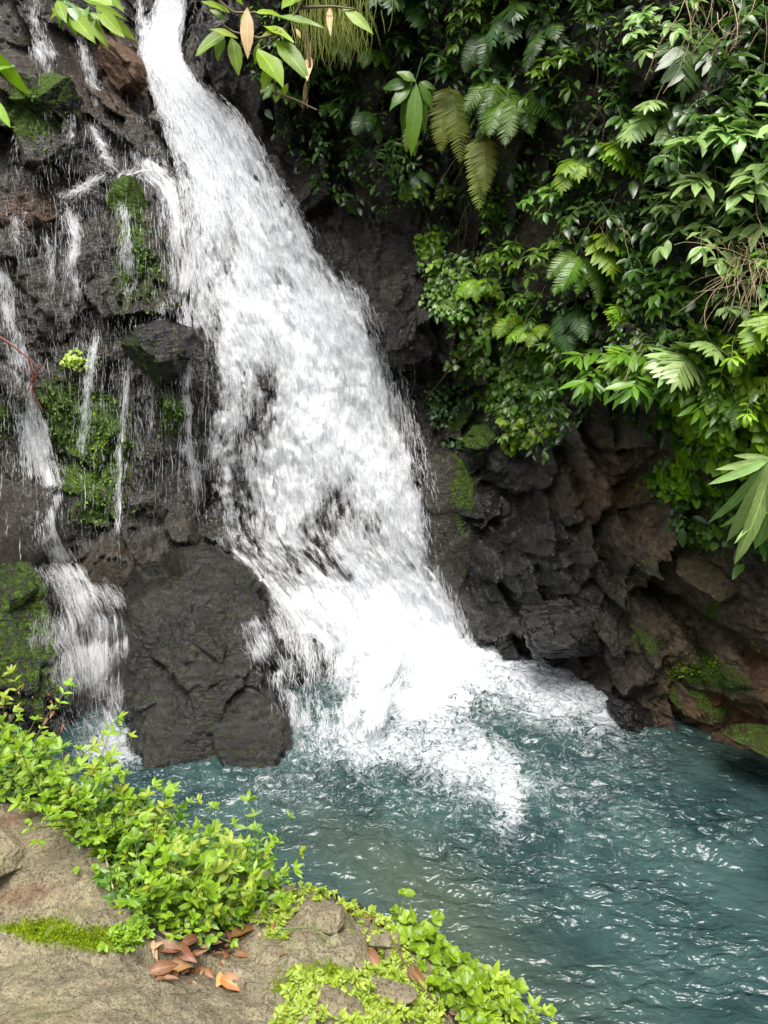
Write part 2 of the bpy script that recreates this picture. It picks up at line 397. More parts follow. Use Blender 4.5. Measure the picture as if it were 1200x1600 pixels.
# ------------------------------------------------------------------ the cliff: Y = f(x, z)
CL = [(-100,0,6.8),(-100,300,6.3),(-100,500,5.9),(-100,800,5.2),(-100,1000,4.6),(-100,1150,4.1),
 (30,0,7.2),(30,130,6.7),(30,300,6.5),(20,420,6.3),(30,600,6.0),(30,750,5.8),(50,870,5.4),(60,1000,5.0),(60,1100,4.7),
 (130,0,7.6),(140,120,7.3),(130,290,6.75),(130,340,6.6),(130,500,6.4),(130,700,6.2),(130,850,6.0),(140,900,5.5),(150,1000,5.05),(170,1150,4.7),
 (205,50,7.9),(195,180,7.3),(190,280,6.85),(210,350,6.5),(230,450,6.45),(250,560,6.15),(240,650,6.15),(230,750,6.15),(240,850,6.0),(250,950,5.6),
 (265,0,8.7),(250,60,8.2),(250,90,7.9),(290,170,7.5),(340,230,7.3),(380,300,7.15),(420,400,6.9),(450,500,6.7),(480,600,6.5),(500,700,6.35),(520,800,6.2),(540,880,6.05),(560,960,5.95),
 (320,60,7.3),(350,140,7.2),(430,220,7.0),(500,330,6.9),(500,150,6.8),(470,30,6.6),(590,420,6.7),(650,470,6.3),(640,570,6.6),(690,600,6.5),(680,700,6.25),(700,800,6.0),(700,900,5.95),(740,1000,5.85),
 (600,50,6.4),(600,200,6.5),(700,100,6.0),(700,250,6.2),(720,370,6.35),(760,450,6.1),(800,600,5.75),(760,690,6.0),(820,780,5.65),(800,900,5.6),(830,1020,5.55),
 (900,100,5.4),(900,300,5.3),(900,500,5.15),(900,650,5.15),(930,780,5.15),(920,900,5.1),(950,1060,5.05),
 (1050,100,4.9),(1050,300,4.7),(1050,500,4.55),(1050,650,4.65),(1050,750,4.75),(1050,870,4.65),(1020,960,4.85),(1060,1100,4.7),
 (1200,100,4.5),(1200,300,4.15),(1200,500,3.95),(1200,680,3.95),(1200,850,4.15),(1200,1000,4.25),(1200,1130,4.35),
 (1350,100,4.2),(1350,500,3.5),(1350,850,3.7),(1350,1130,3.9)]
cp = np.array([at(a, b, c) for a, b, c in CL])
extra = [(-5.5,0,3.2),(-5.5,3,4.5),(-5.5,7.5,5.5),(-3.6,7.5,7.6),(-2,7.5,8.6),(-1.2,7.0,8.0),(0,7.5,4.5),(1,7.5,4.6),(2.4,7.5,4.0),(4.5,7.5,2.2),(4.5,4,1.8),(4.5,0,2.2),  # cliff above the frame, its overhang shaped to shade the recess
 (0,5.4,5.7),(1.2,5.6,5.0),(2.4,5.2,4.1),(-1.0,5.6,6.6),
 (-2.6,-.8,4.2),(-1.5,-.8,4.7),(-.6,-.8,5.5),(0,-.8,5.75),(.8,-.8,5.6),(1.5,-.8,4.9),(2.4,-.8,4.2),(4.5,-.8,2.0)]
PX = np.concatenate([cp[:, [0, 2]], np.array([(a, b) for a, b, c in extra])])
PV = np.concatenate([cp[:, 1], np.array([c for a, b, c in extra])])
base_f = tps(PX, PV, 2e-3)
X0, X1, Z0, Z1, ST = -5.5, 4.5, -.8, 7.4, .0135
gx = np.arange(X0, X1, ST); gz = np.arange(Z0, Z1, ST)
cxs = np.arange(X0, X1 + .06, .06); czs = np.arange(Z0, Z1 + .06, .06)
CXc, CZc = np.meshgrid(cxs, czs)
coarse = base_f(CXc, CZc)
def bil(G, x0, y0, st, x, y):
    fx = np.clip((np.asarray(x) - x0) / st, 0, G.shape[1] - 1.001); fy = np.clip((np.asarray(y) - y0) / st, 0, G.shape[0] - 1.001)
    i = fx.astype(int); j = fy.astype(int); u = fx - i; v = fy - j
    return (G[j, i] * (1 - u) + G[j, i + 1] * u) * (1 - v) + (G[j + 1, i] * (1 - u) + G[j + 1, i + 1] * u) * v
GX, GZ = np.meshgrid(gx, gz)
B0 = bil(coarse, X0, Z0, .06, GX, GZ)
gpx, gpy = proj(np.stack([GX, B0, GZ], -1))
def blob(px, py, cx, cy, rx, ry, ang=0):
    a = R(ang); dx = px - cx; dy = py - cy
    u = (dx * math.cos(a) + dy * math.sin(a)) / rx; v = (-dx * math.sin(a) + dy * math.cos(a)) / ry
    return np.exp(-(u * u + v * v))
# crags: facets, ledges and diagonal strata (right wall)
wx = GX + .25 * fbm(GX * 1.3, B0, GZ * 1.3, 3, 3); wz = GZ + .25 * fbm(GX * 1.3, B0, GZ * 1.3, 3, 8)
_, _, va = worley(wx * 1.5, B0 * 1.5, wz * 1.1, 1)
f1b, f2b, vb = worley(wx * 4.2, B0 * 4.2, wz * 3.2, 2)
_, _, vc = worley(wx * 11, B0 * 11, wz * 9, 4)
th = R(38); us = wx * math.cos(th) + wz * math.sin(th); vs = -wx * math.sin(th) + wz * math.cos(th)
strata = fbm(us * 1.2, B0 * .8, vs * 7.5, 4, 21, ridged=True)
rightm = sstep(680, 780, gpx)
fallm = sstep(0, 1, blob(gpx, gpy, 420, 560, 150, 420, -17) * 1.6)
crag = (va - .5) * .26 + (vb - .5) * .13 + (vc - .5) * .03 + fbm(GX * 18, B0 * 18, GZ * 18, 3, 40) * .012
crag += rightm * strata * .075 + (1 - rightm) * fbm(GX * 5, B0, GZ * 2.2, 4, 60, ridged=True) * .06
# the long black crack in the right bank and the fissure above it
def crack(px, py, pts, wd):
    d = np.full(px.shape, 1e9)
    for (x1, y1), (x2, y2) in zip(pts[:-1], pts[1:]):
        L2 = (x2 - x1) ** 2 + (y2 - y1) ** 2; tt = np.clip(((px - x1) * (x2 - x1) + (py - y1) * (y2 - y1)) / L2, 0, 1)
        d = np.minimum(d, np.hypot(px - x1 - tt * (x2 - x1), py - y1 - tt * (y2 - y1)))
    return np.exp(-(d / wd) ** 2)
wpx = gpx + 14 * fbm(GX * 5, 0 * GX, GZ * 5, 2, 70); wpy = gpy + 14 * fbm(GX * 5, 0 * GX, GZ * 5, 2, 73)
crk = crack(wpx, wpy, [(1000, 930), (1060, 955), (1120, 990), (1160, 1010), (1215, 1060)], 15) + .7 * crack(wpx, wpy, [(870, 700), (915, 780), (935, 850), (960, 900)], 9) + .6 * crack(wpx, wpy, [(760, 760), (810, 800), (860, 760)], 9)
Yc = B0 - crag * (1 - .45 * fallm) + crk * .22
def cliff_y(x, z): return bil(Yc, X0, Z0, ST, x, z)
def smooth_y(x, z): return bil(coarse, X0, Z0, .06, x, z)
def hit(px, py, f=None, cap=True):
    """first meeting of the sight line with the cliff (or the pool)"""
    f = f or cliff_y
    px = np.atleast_1d(np.asarray(px, float)); py = np.atleast_1d(np.asarray(py, float)); px, py = np.broadcast_arrays(px, py)
    d = ray(px, py); d = d / d[..., 1:2]; res = np.full(px.shape, 9.5); done = np.zeros(px.shape, bool)
    for Y in np.arange(3.2, 9.5, .03):
        x = d[..., 0] * Y; z = CAM_H + d[..., 2] * Y
        h = (f(x, z) <= Y) & ~done
        res[h] = Y; done |= h
    if cap:
        Yp = np.where(d[..., 2] < 0, -CAM_H / np.minimum(d[..., 2], -1e-6), 99); res = np.minimum(res, Yp)
    return res
def hitp(px, py, off=0., f=None):
    Y = hit(px, py, f) - off
    return at(np.atleast_1d(px).astype(float), np.atleast_1d(py).astype(float), Y)
acc = Acc(); acc.add(np.stack([GX, Yc, GZ], -1), grid_quads(len(gz), len(gx)))
me = acc.mesh('cliff')
nzz = .5 + .5 * fbm(GX * 2, B0 * 2, GZ * 2, 3, 33)
moss = np.zeros_like(GX)
for b, s in [((150,700,70,90),1.),((100,640,60,60),.9),((150,800,50,30),.6),((265,640,30,50),.8),((210,380,28,95),.9),((60,180,60,60),.8),((240,430,40,60),.5),
             ((720,660,60,30),.6),((1090,1040,60,22),1.),((1010,885,22,14),.8),((1115,955,10,26),.8),((700,470,20,40),.7),((720,760,30,40),.8),((860,900,60,60),.15),((1000,980,40,20),.6),((10,640,30,40),.7)]:
    moss = np.maximum(moss, s * blob(gpx, gpy, *b))
dry = np.clip(.12 + .25 * sstep(.45, .8, nzz) + blob(gpx, gpy, 1130, 1000, 130, 170) * 1.3 + blob(gpx, gpy, 960, 740, 110, 90) * .9 + blob(gpx, gpy, 1030, 780, 90, 60) - .6 * blob(gpx, gpy, 800, 900, 120, 160), 0, 1)
rust = np.clip(blob(gpx, gpy, 1140, 1100, 90, 32) * 1.2 + blob(gpx, gpy, 1190, 1080, 30, 60) + .5 * blob(gpx, gpy, 960, 760, 60, 40) + .6*blob(gpx, gpy, 60, 330, 60, 25) + .5 * blob(gpx, gpy, 200, 120, 60, 60), 0, 1)
fattr(me, 'moss', moss); fattr(me, 'dry', dry); fattr(me, 'rust', rust)
cliff = tag(link('cliff', me, M['cliff']), 'dark wet craggy rock face behind the waterfall and under the plants', kind='structure')

# ------------------------------------------------------------------ bank in the foreground: z = f(x, y)
BK = [(-150,1200,1.40),(0,1262,1.40),(100,1285,1.37),(165,1350,1.31),(205,1420,1.20),(0,1330,1.36),(90,1350,1.34),(0,1400,1.30),(130,1415,1.33),(190,1440,1.27),(60,1460,1.24),(0,1470,1.24),(0,1600,1.36),(200,1600,1.36),(100,1520,1.31),(400,1600,1.26),(200,1530,1.29),
 (270,1490,1.18),(350,1475,1.10),(330,1530,1.19),(400,1550,1.19),(240,1300,1.02),(290,1380,1.02),(340,1430,1.07),(400,1390,1.15),(440,1400,1.10),(470,1430,1.16),(480,1490,1.18),(430,1480,1.11),(560,1450,1.12),(540,1510,1.15),(600,1520,1.10),(650,1470,.98),(700,1550,.95),(600,1600,1.14),(740,1600,.92)]
bp = [atz(a, b, c) for a, b, c in BK]
EDGE = np.array([(-6,6.0),(-3.2,4.0),(-2.2,3.35),(-1.65,2.85),(-1.0,2.45),(-.62,2.28),(-.25,2.12),(0,2.02),(.27,1.90),(.58,1.66),(1.05,1.15),(1.6,.2),(2.4,-1.2),(5,-6)])
extra = [(-3.5,2.5,1.5),(-3,.5,1.6),(-1,.3,1.45),(0,.5,1.35),(0,-2,1.5),(-3,-3,1.8),(-1.65,2.7,1.12),(-1.0,2.3,1.02),(.3,1.2,1.1),(.8,.6,1.1),(1,-1,1.2),(-2.2,3.0,1.2)]
BPx = np.array([(p[0], p[1]) for p in bp] + [(a, b) for a, b, c in extra]); BPv = np.array([p[2] for p in bp] + [c for a, b, c in extra])
bank_top = tps(BPx, BPv, 2e-3)
def edge_d(x, y):
    """distance to the bank's edge, positive on the bank"""
    d = np.full(np.shape(x), 1e9)
    for (x1, y1), (x2, y2) in zip(EDGE[:-1], EDGE[1:]):
        L2 = (x2 - x1) ** 2 + (y2 - y1) ** 2; tt = np.clip(((x - x1) * (x2 - x1) + (y - y1) * (y2 - y1)) / L2, 0, 1)
        d = np.minimum(d, np.hypot(x - x1 - tt * (x2 - x1), y - y1 - tt * (y2 - y1)))
    ye = np.interp(x, EDGE[:, 0], EDGE[:, 1]); return np.where(y < ye, d, -d)
BS = .009; bx0, bx1, by0, by1 = -3.6, 2.0, .2, 4.4
bxs = np.arange(bx0, bx1, BS); bys = np.arange(by0, by1, BS); BX, BY = np.meshgrid(bxs, bys)
ed = edge_d(BX, BY)
zt = np.clip(bank_top(BX, BY), .7, 1.75)
_, _, bw = worley(BX * 3, BY * 3, 0 * BX, 12); _, _, bw2 = worley(BX * 9, BY * 9, 0 * BX, 13)
c1_, c2_, _v = worley(BX * 2.6 + .12 * fbm(BX * 4, BY * 4, 0 * BX, 3, 88), BY * 2.6, 0 * BX, 15); zt = zt - .014 * np.exp(-((c2_ - c1_) / .05) ** 2)
zt = zt + (bw - .5) * .05 + (bw2 - .5) * .014 + .026 * fbm(BX * 5 + BY * 2, BY * 9, 0 * BX, 4, 80, ridged=True) + .012 * fbm(BX * 14, BY * 14, 0 * BX, 3, 81)
dd = ed + .08 * fbm(BX * 3, BY * 3, 0 * BX, 3, 77)
fall = np.where(dd < 0, -dd, 0)
BZ = zt - sstep(.12, -.1, dd) * .10 - np.minimum(fall * 2.3, 2.6) * 1.0 + (fall > 0) * .12 * fbm(BX * 4, BY * 4, BX, 3, 79)
BZ = np.maximum(BZ, -.7)
bpx, bpy_ = proj(np.stack([BX, BY, BZ], -1))
acc = Acc(); acc.add(np.stack([BX, BY, BZ], -1), grid_quads(len(bys), len(bxs)))
me = acc.mesh('bank')
bm_ = np.zeros_like(BX)
for b, s in [((70,1455,48,20),1.2),((160,1468,60,20),1.2),((10,1450,40,8),.7),((500,1525,60,22),1.1),((455,1545,30,14),.9),((560,1560,40,20),.7),((560,1440,60,30),.5),((470,1400,30,14),.4),((600,1500,60,40),.45),((640,1590,60,20),.5),((300,1600,30,10),.3)]:
    bm_ = np.maximum(bm_, s * blob(bpx, bpy_, *b))
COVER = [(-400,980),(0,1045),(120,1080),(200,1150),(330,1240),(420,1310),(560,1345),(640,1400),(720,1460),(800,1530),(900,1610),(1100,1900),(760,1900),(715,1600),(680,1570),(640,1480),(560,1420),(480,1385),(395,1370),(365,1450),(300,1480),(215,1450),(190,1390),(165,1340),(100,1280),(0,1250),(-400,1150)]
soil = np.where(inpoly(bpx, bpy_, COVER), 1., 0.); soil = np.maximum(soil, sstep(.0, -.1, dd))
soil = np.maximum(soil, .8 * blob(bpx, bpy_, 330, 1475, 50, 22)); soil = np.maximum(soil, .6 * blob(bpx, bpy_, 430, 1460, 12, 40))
fattr(me, 'moss', bm_); fattr(me, 'soil', soil); fattr(me, 'rust', np.clip(blob(bpx, bpy_, 30, 1400, 60, 14, -12) * 1.5 + blob(bpx, bpy_, 10, 1280, 40, 14), 0, 1))
fattr(me, 'pale', np.clip(.7 * blob(bpx, bpy_, 130, 1415, 55, 16) + .6 * blob(bpx, bpy_, 40, 1315, 30, 12) + .5 * blob(bpx, bpy_, 60, 1590, 120, 25), 0, 1))
bank = tag(link('bank', me, M['bank']), 'weathered tan rock ledge in the foreground beside the pool', kind='structure')
def bank_z(x, y): return bil(BZ, bx0, by0, BS, x, y)
def bankp(px, py):
    px = np.atleast_1d(np.asarray(px, float)); py = np.atleast_1d(np.asarray(py, float))
    d = ray(px, py); d = d / d[..., 1:2]; res = np.full(px.shape, 4.3); done = np.zeros(px.shape, bool)
    for Y in np.arange(.8, 4.3, .008):
        h = (CAM_H + d[..., 2] * Y <= bank_z(d[..., 0] * Y, Y + 0 * d[..., 0])) & ~done
        res[h] = Y; done |= h
    return at(px, py, res)
# the ground goes on behind and beside the camera
g = Acc(); ggx, ggy = np.meshgrid(np.linspace(-30, 12, 85), np.linspace(-25, .25, 50))
g_ed = edge_d(ggx, ggy); gzz = np.where(g_ed > 0, 1.36 + .12 * fbm(ggx * .6, ggy * .6, 0 * ggx, 3, 5), -.75)
g.add(np.stack([ggx, ggy, gzz - .02], -1), grid_quads(50, 85)); me = g.mesh('ground')
fattr(me, 'soil', np.full(ggx.shape, .6)); tag(link('ground', me, M['bank']), 'rocky ground', kind='structure')
# unseen dark green slope added behind the camera to cut low sky light
g = Acc(); ha, hh = np.meshgrid(np.radians(np.linspace(-205, 25, 90)), np.linspace(-1, 9, 40)); hr = 8.5 + .55 * hh + .9 * fbm(np.cos(ha) * 3, np.sin(ha) * 3, hh * .5, 4, 9)
g.add(np.stack([hr * np.cos(ha), 1.5 + hr * np.sin(ha), hh], -1), grid_quads(40, 90)); t = NT('sky_block_slope'); n_ = t.n('TexNoise', {'Scale': 3., 'Detail': 8.})
tag(link('sky_block_slope', g.mesh('sky_block_slope'), t.done(t.n('BsdfPrincipled', {'Base Color': t.mix(n_, (.008, .02, .006), (.04, .09, .02)), 'Roughness': .9}))), 'unseen slope added behind the camera to block low sky light', kind='structure')
# ------------------------------------------------------------------ pool bed and pool water
t = NT('gravel'); n_ = t.n('TexNoise', {'Scale': 9., 'Detail': 6.})
M['bed'] = t.done(t.n('BsdfPrincipled', {'Base Color': t.mix(n_, (.05, .045, .03), (.14, .12, .08)), 'Roughness': .8}))
g = Acc(); q = np.linspace(-60, 60, 60); qx, qy = np.meshgrid(q, q); g.add(np.stack([qx, qy, -.82 + 0 * qx], -1), grid_quads(60, 60))
tag(link('pool_bed', g.mesh('pool_bed'), M['bed']), 'gravel bed under the pool', kind='structure')

WS = .0125; wxs = np.arange(-4.2, 4.6, WS); wys = np.arange(.4, 6.7, WS); WX, WY = np.meshgrid(wxs, wys)
ppx, ppy = proj(np.stack([WX, WY, 0 * WX], -1))
wpx2 = ppx + 40 * fbm(WX * 1.6, WY * 1.6, 0 * WX, 3, 101); wpy2 = ppy + 26 * fbm(WX * 1.6, WY * 1.6, 0 * WX, 3, 104)
foam = 1.3 * blob(wpx2, wpy2, 630, 1050, 105, 72, 12) + .62 * blob(wpx2, wpy2, 850, 1080, 130, 46, 26) + .33 * blob(wpx2, wpy2, 560, 1170, 90, 26, 8) + .33 * blob(wpx2, wpy2, 740, 1190, 75, 48, 24) \
     + .32 * blob(wpx2, wpy2, 795, 1260, 22, 55) + .16 * blob(wpx2, wpy2, 700, 1210, 260, 55, 8) + .5 * blob(wpx2, wpy2, 175, 1165, 50, 30) + .09 * blob(wpx2, wpy2, 850, 1300, 330, 200) + .12 * blob(wpx2, wpy2, 420, 1240, 120, 40)
foam = np.clip(foam, 0, 1.3)
r_ = np.hypot(WX - .2, WY - 5.2)
ca, sa = math.cos(R(-16)), math.sin(R(-16)); ru = WX * ca + WY * sa; rv = -WX * sa + WY * ca
wob = .25 * fbm(WX * 2, WY * 2, 0 * WX, 3, 110)
H = .042 * fbm((ru + wob) * 2.2, (rv + wob) * 4.5, 0 * WX, 3, 112) + .034 * fbm(ru * 5, rv * 10, 0 * WX, 3, 115, ridged=True)
H *= (.55 + .75 * sstep(-.25, .35, fbm(WX * 1.1, WY * 1.1, 0 * WX, 2, 117)))
H *= (.75 + .9 * np.exp(-(r_ / 2.2) ** 2)) 
H += np.clip(foam - .5, 0, 1) * (.10 + .08 * fbm(WX * 5, WY * 5, 0 * WX, 4, 120))
acc = Acc(); acc.add(np.stack([WX, WY, H], -1), grid_quads(len(wys), len(wxs)))
me = acc.mesh('water'); fattr(me, 'foam', foam)
sh = np.clip(.95 * blob(ppx, ppy, 700, 1440, 150, 80, 35) + .5 * blob(ppx, ppy, 560, 1330, 150, 60, 20) + .35 * blob(ppx, ppy, 900, 1580, 200, 60, 20) + .5 * blob(ppx, ppy, 1180, 1180, 150, 30), 0, 1)
fattr(me, 'shallow', sh)
water = tag(link('water', me, M['pool']), 'teal rippled pool of water under the falls', kind='structure')

# ------------------------------------------------------------------ rocks
def boulder(name, *a, **k): return _boulder(name, *a, **k)
def hull_rock(name, pts, seed, mat, label, moss=None, dry=0., rust=0., amp=.05, p=16, sub=7, cat='rock'):
    import bmesh
    W = np.array([at(*q) for q in pts]); c = W.mean(0)
    bm = bmesh.new(); [bm.verts.new(w_ - c) for w_ in W]; bmesh.ops.convex_hull(bm, input=bm.verts); bm.normal_update()
    pl = [(np.array(f.normal), f.verts[0].co.dot(f.normal)) for f in bm.faces]; bm.free()
    bm = bmesh.new(); bmesh.ops.create_icosphere(bm, subdivisions=sub, radius=1); me = bpy.data.meshes.new(name); bm.to_mesh(me); bm.free()
    n = len(me.vertices); v = np.empty(n * 3, np.float32); me.vertices.foreach_get('co', v); v = v.reshape(-1, 3).astype(float); v /= np.linalg.norm(v, axis=1)[:, None]
    acc_ = 0
    for nn, d in pl: acc_ = acc_ + np.maximum(v @ nn / abs(d), 0) ** p
    q = v * (acc_ ** (-1 / p))[:, None]
    x, y, z = q.T; xx = x + .08 * fbm(x * 3, y * 3, z * 3, 2, seed)
    _, _, w1 = worley(xx * 3, y * 3, z * 3, seed % 7); _, _, w2 = worley(xx * 9, y * 9, z * 9, 2); 
    dsp = amp * (w1 - .5) * 1.3 + amp * .2 * (w2 - .5) + amp * .22 * fbm((x + z) * 2, y * 4, (z - x) * 7, 3, seed, ridged=True) + amp * .22 * fbm(x * 22, y * 22, z * 22, 3, seed + 2, ridged=True)
    q = q + v * dsp[:, None]
    me.vertices.foreach_set('co', q.astype(np.float32).ravel()); me.update()
    me.polygons.foreach_set('use_smooth', np.ones(len(me.polygons), bool))
    up = np.empty(n * 3, np.float32); me.vertices.foreach_get('normal', up); up = up.reshape(-1, 3); ms = np.zeros(n)
    if moss: ms = np.clip((up @ np.array(moss[1]) / np.linalg.norm(moss[1]) - moss[2]) * 3 + .5 * fbm(x * 5, y * 5, z * 5, 2, 4), 0, 1) * moss[0]
    fattr(me, 'moss', ms); fattr(me, 'dry', np.full(n, dry)); fattr(me, 'rust', np.full(n, rust))
    o = link(name, me, mat); o.location = c; return tag(o, label, cat)
def _boulder(name, px, py, Y, size, seed, mat, label, cat='rock', group=None, planes=14, rot=(0, 0, 0), moss=None, dry=0., rust=0., sub=6, amp=.075, strat=0., cut=.36):
    import bmesh
    bm = bmesh.new(); bmesh.ops.create_icosphere(bm, subdivisions=sub, radius=1)
    me = bpy.data.meshes.new(name); bm.to_mesh(me); bm.free()
    n = len(me.vertices); v = np.empty(n * 3, np.float32); me.vertices.foreach_get('co', v); v = v.reshape(-1, 3).astype(float)
    rg = np.random.default_rng(seed)
    v *= (1 + .18 * fbm(v[:, 0] * 1.3, v[:, 1] * 1.3, v[:, 2] * 1.3, 2, seed))[:, None]
    for k in range(planes):
        nn = rg.normal(size=3); nn /= np.linalg.norm(nn); d = rg.uniform(cut, .88)
        v -= np.maximum(v @ nn - d, 0)[:, None] * nn * .93
    nr = v / (np.linalg.norm(v, axis=1)[:, None] + 1e-9)
    _, _, vv = worley(v[:, 0] * 3, v[:, 1] * 3, v[:, 2] * 3, seed % 7)
    dsp = amp * (vv - .5) + amp * .6 * fbm(v[:, 0] * 4, v[:, 1] * 4, v[:, 2] * 4, 4, seed + 3, ridged=True) + amp * .3 * fbm(v[:, 0] * 16, v[:, 1] * 16, v[:, 2] * 16, 3, seed + 5)
    if strat: dsp += strat * fbm(v[:, 0] * 1.5 + v[:, 2], v[:, 1] * 1.5, v[:, 2] * 8 - v[:, 0] * 6, 3, seed + 9, ridged=True)
    v = v + nr * dsp[:, None]
    v = v * np.array(size)
    v = v @ np.array(Euler(rot).to_matrix()).T
    me.vertices.foreach_set('co', v.astype(np.float32).ravel()); me.update()
    for p in me.polygons: p.use_smooth = True
    up = np.empty(n * 3, np.float32); me.vertices.foreach_get('normal', up); up = up.reshape(-1, 3)
    ms = np.zeros(n)
    if moss: ms = np.clip((up @ np.array(moss[1]) / np.linalg.norm(moss[1]) - moss[2]) * 3, 0, 1) * moss[0]
    fattr(me, 'moss', ms); fattr(me, 'dry', np.full(n, dry)); fattr(me, 'rust', np.full(n, rust))
    o = link(name, me, mat); p = at(px, py, Y); o.location = p
    return tag(o, label, cat, group)
MB, MBr = M['boulder'], M['brownrock']
UP = (0, 0, 1)
hull_rock('boulder', [(325,852,5.2),(385,878,5.25),(207,905,5.1),(205,925,4.95),(185,1090,4.62),(225,1215,4.15),(350,1240,4.08),(462,1215,4.18),(440,1085,4.6),(415,930,4.95),(290,955,4.75),(325,1070,4.4),(205,920,5.7),(400,900,5.8),(220,1150,5.3),(460,1150,5.2)], 5, MB, 'big dark wet boulder standing in front of the falls between both cascades', cat='boulder', amp=.075, dry=.08, moss=(.30, (.3, -.5, .8), .45))
boulder('boulder', 405, 1165, 4.55, (.34, .28, .26), 8, MB, 'low dark boulder sloping into the pool in front of the big boulder', 'boulder', rot=(0, .3, .2))
boulder('boulder', 470, 1055, 5.35, (.38, .3, .38), 12, MB, 'wet boulder under the lower step of the waterfall, streaming with white water', 'boulder', rot=(0, .5, 0))
hull_rock('boulder', [(-60,890,4.9),(15,885,4.95),(45,868,5.0),(78,925,4.9),(85,1010,4.7),(110,1120,4.5),(-60,1120,4.3),(20,980,4.65),(-60,900,5.5),(80,950,5.5)], 11, MB, 'dark mossy boulder at the left edge above the green plants', cat='boulder', moss=(.5, (.4, -.4, .6), .35), amp=.05, sub=6)
boulder('boulder', 285, 1175, 4.45, (.28, .22, .1), 19, MB, 'flat dark rock awash at the foot of the left cascade', 'rock')
boulder('rock', 255, 560, 6.0, (.30, .3, .3), 23, MB, 'rounded wet rock knob jutting out left of the main fall', 'rock', rot=(0, .4, .2), moss=(.5, (-.2, -.7, -.1), .5))
boulder('rock', 195, 105, 7.35, (.42, .3, .17), 27, MBr, 'reddish brown slanting rock beside the top of the falls', 'rock', rot=(0, .85, 0), rust=.5, dry=.5)
boulder('rock', 245, 200, 7.25, (.19, .16, .14), 31, MBr, 'brown topped dark stone splitting the upper falls', 'rock', rot=(0, .3, 0))
boulder('rock', 268, 248, 7.1, (.13, .12, .14), 35, MB, 'small black stone just below the brown topped stone in the upper falls', 'rock')
boulder('rock', 285, 280, 6.98, (.11, .1, .12), 37, MB, 'small wet stone lowest of three in the upper falls', 'rock')
boulder('rock', 365, 95, 7.2, (.40, .4, .50), 41, MB, 'large black rock right of the top chute under the hanging leaves', 'rock', rot=(0, .3, 0))
boulder('rock', 65, 165, 6.75, (.30, .25, .25), 43, MB, 'mossy square rock near the top left corner', 'rock', moss=(1., (.1, -.7, .7), .2), planes=18)
boulder('rock', 210, 330, 6.62, (.20, .2, .28), 47, MB, 'mossy rock hump under the spilling ledge on the left', 'rock', moss=(1., (.3, -.8, 0), .2))
boulder('rock', 145, 325, 6.7, (.26, .2, .22), 49, MB, 'smooth dark rock below the ledge left of the mossy hump', 'rock')
boulder('rock', 55, 345, 6.5, (.26, .2, .12), 51, MBr, 'reddish brown rock on the ledge at the left edge', 'rock', rust=.3, rot=(0, -.3, 0))
boulder('rock', 635, 495, 6.35, (.36, .3, .22), 53, MB, 'black wet layered rock nose right of the main fall', 'rock', rot=(0, -.75, 0), strat=.07)
hull_rock('rock', [(672,705,6.1),(722,712,6.05),(772,805,5.98),(738,862,5.85),(715,940,5.78),(680,930,5.8),(655,820,5.85),(700,790,5.78),(680,720,6.6),(760,800,6.6),(700,930,6.4)], 9, MB, 'grey slab with a green moss patch touching the right side of the fall', moss=(.55, (.6, -.3, .5), .45), dry=.45, amp=.03, sub=6)
boulder('rock', 1110, 1075, 4.68, (.30, .3, .22), 61, MBr, 'low brown rock with bright moss at the right waterline', 'rock', moss=(1.2, (-.1, -.3, 1), .45), rust=.35, dry=.5, rot=(0, .25, 0))
boulder('rock', 1195, 1080, 4.32, (.24, .25, .26), 63, MBr, 'orange brown rock at the right edge of the waterline', 'rock', rust=.45, dry=.5)
boulder('rock', 1000, 660, 5.02, (.24, .2, .11), 67, MBr, 'flat brown stone jutting from the bank under the glossy whorled plant', 'rock', rot=(0, -.5, 0), dry=.8, planes=20)
boulder('rock', 1015, 770, 4.87, (.20, .2, .13), 69, MBr, 'angular pale brown stone in the middle of the right bank', 'rock', rot=(0, -.7, .3), dry=.9, planes=20)
boulder('rock', 975, 720, 5.05, (.17, .16, .10), 71, MBr, 'narrow brown stone wedged above the angular pale one', 'rock', rot=(0, -.9, 0), dry=.7, planes=20)
boulder('rock', 1140, 900, 4.48, (.34, .3, .22), 73, MBr, 'broad grey brown rock above the black crack on the right', 'rock', rot=(0, .3, .2), dry=.6, moss=(.4, (0, -.4, 1), .6))
boulder('rock', 1185, 1160, 3.95, (.22, .22, .06), 75, MBr, 'low stone breaking the water at the right edge', 'rock', dry=.3, moss=(.6, UP, .6))
boulder('rock', 1190, 1592, 2.55, (.16, .14, .10), 77, MB, 'dark stone under the water at the bottom right corner', 'rock')
boulder('rock', 905, 985, 5.05, (.40, .3, .30), 79, MB, 'black wet layered rock sloping into the foam on the right', 'rock', rot=(0, .5, 0), strat=.06)
boulder('rock', 990, 1110, 4.75, (.28, .22, .10), 83, MB, 'dark low rock at the waterline right of the foam', 'rock', rot=(0, .2, 0), strat=.05)
boulder('rock', 760, 690, 6.0, (.25, .2, .14), 85, MB, 'mossy dark rock under the lowest ivy right of the fall', 'rock', moss=(.7, (0, -.5, .8), .3))
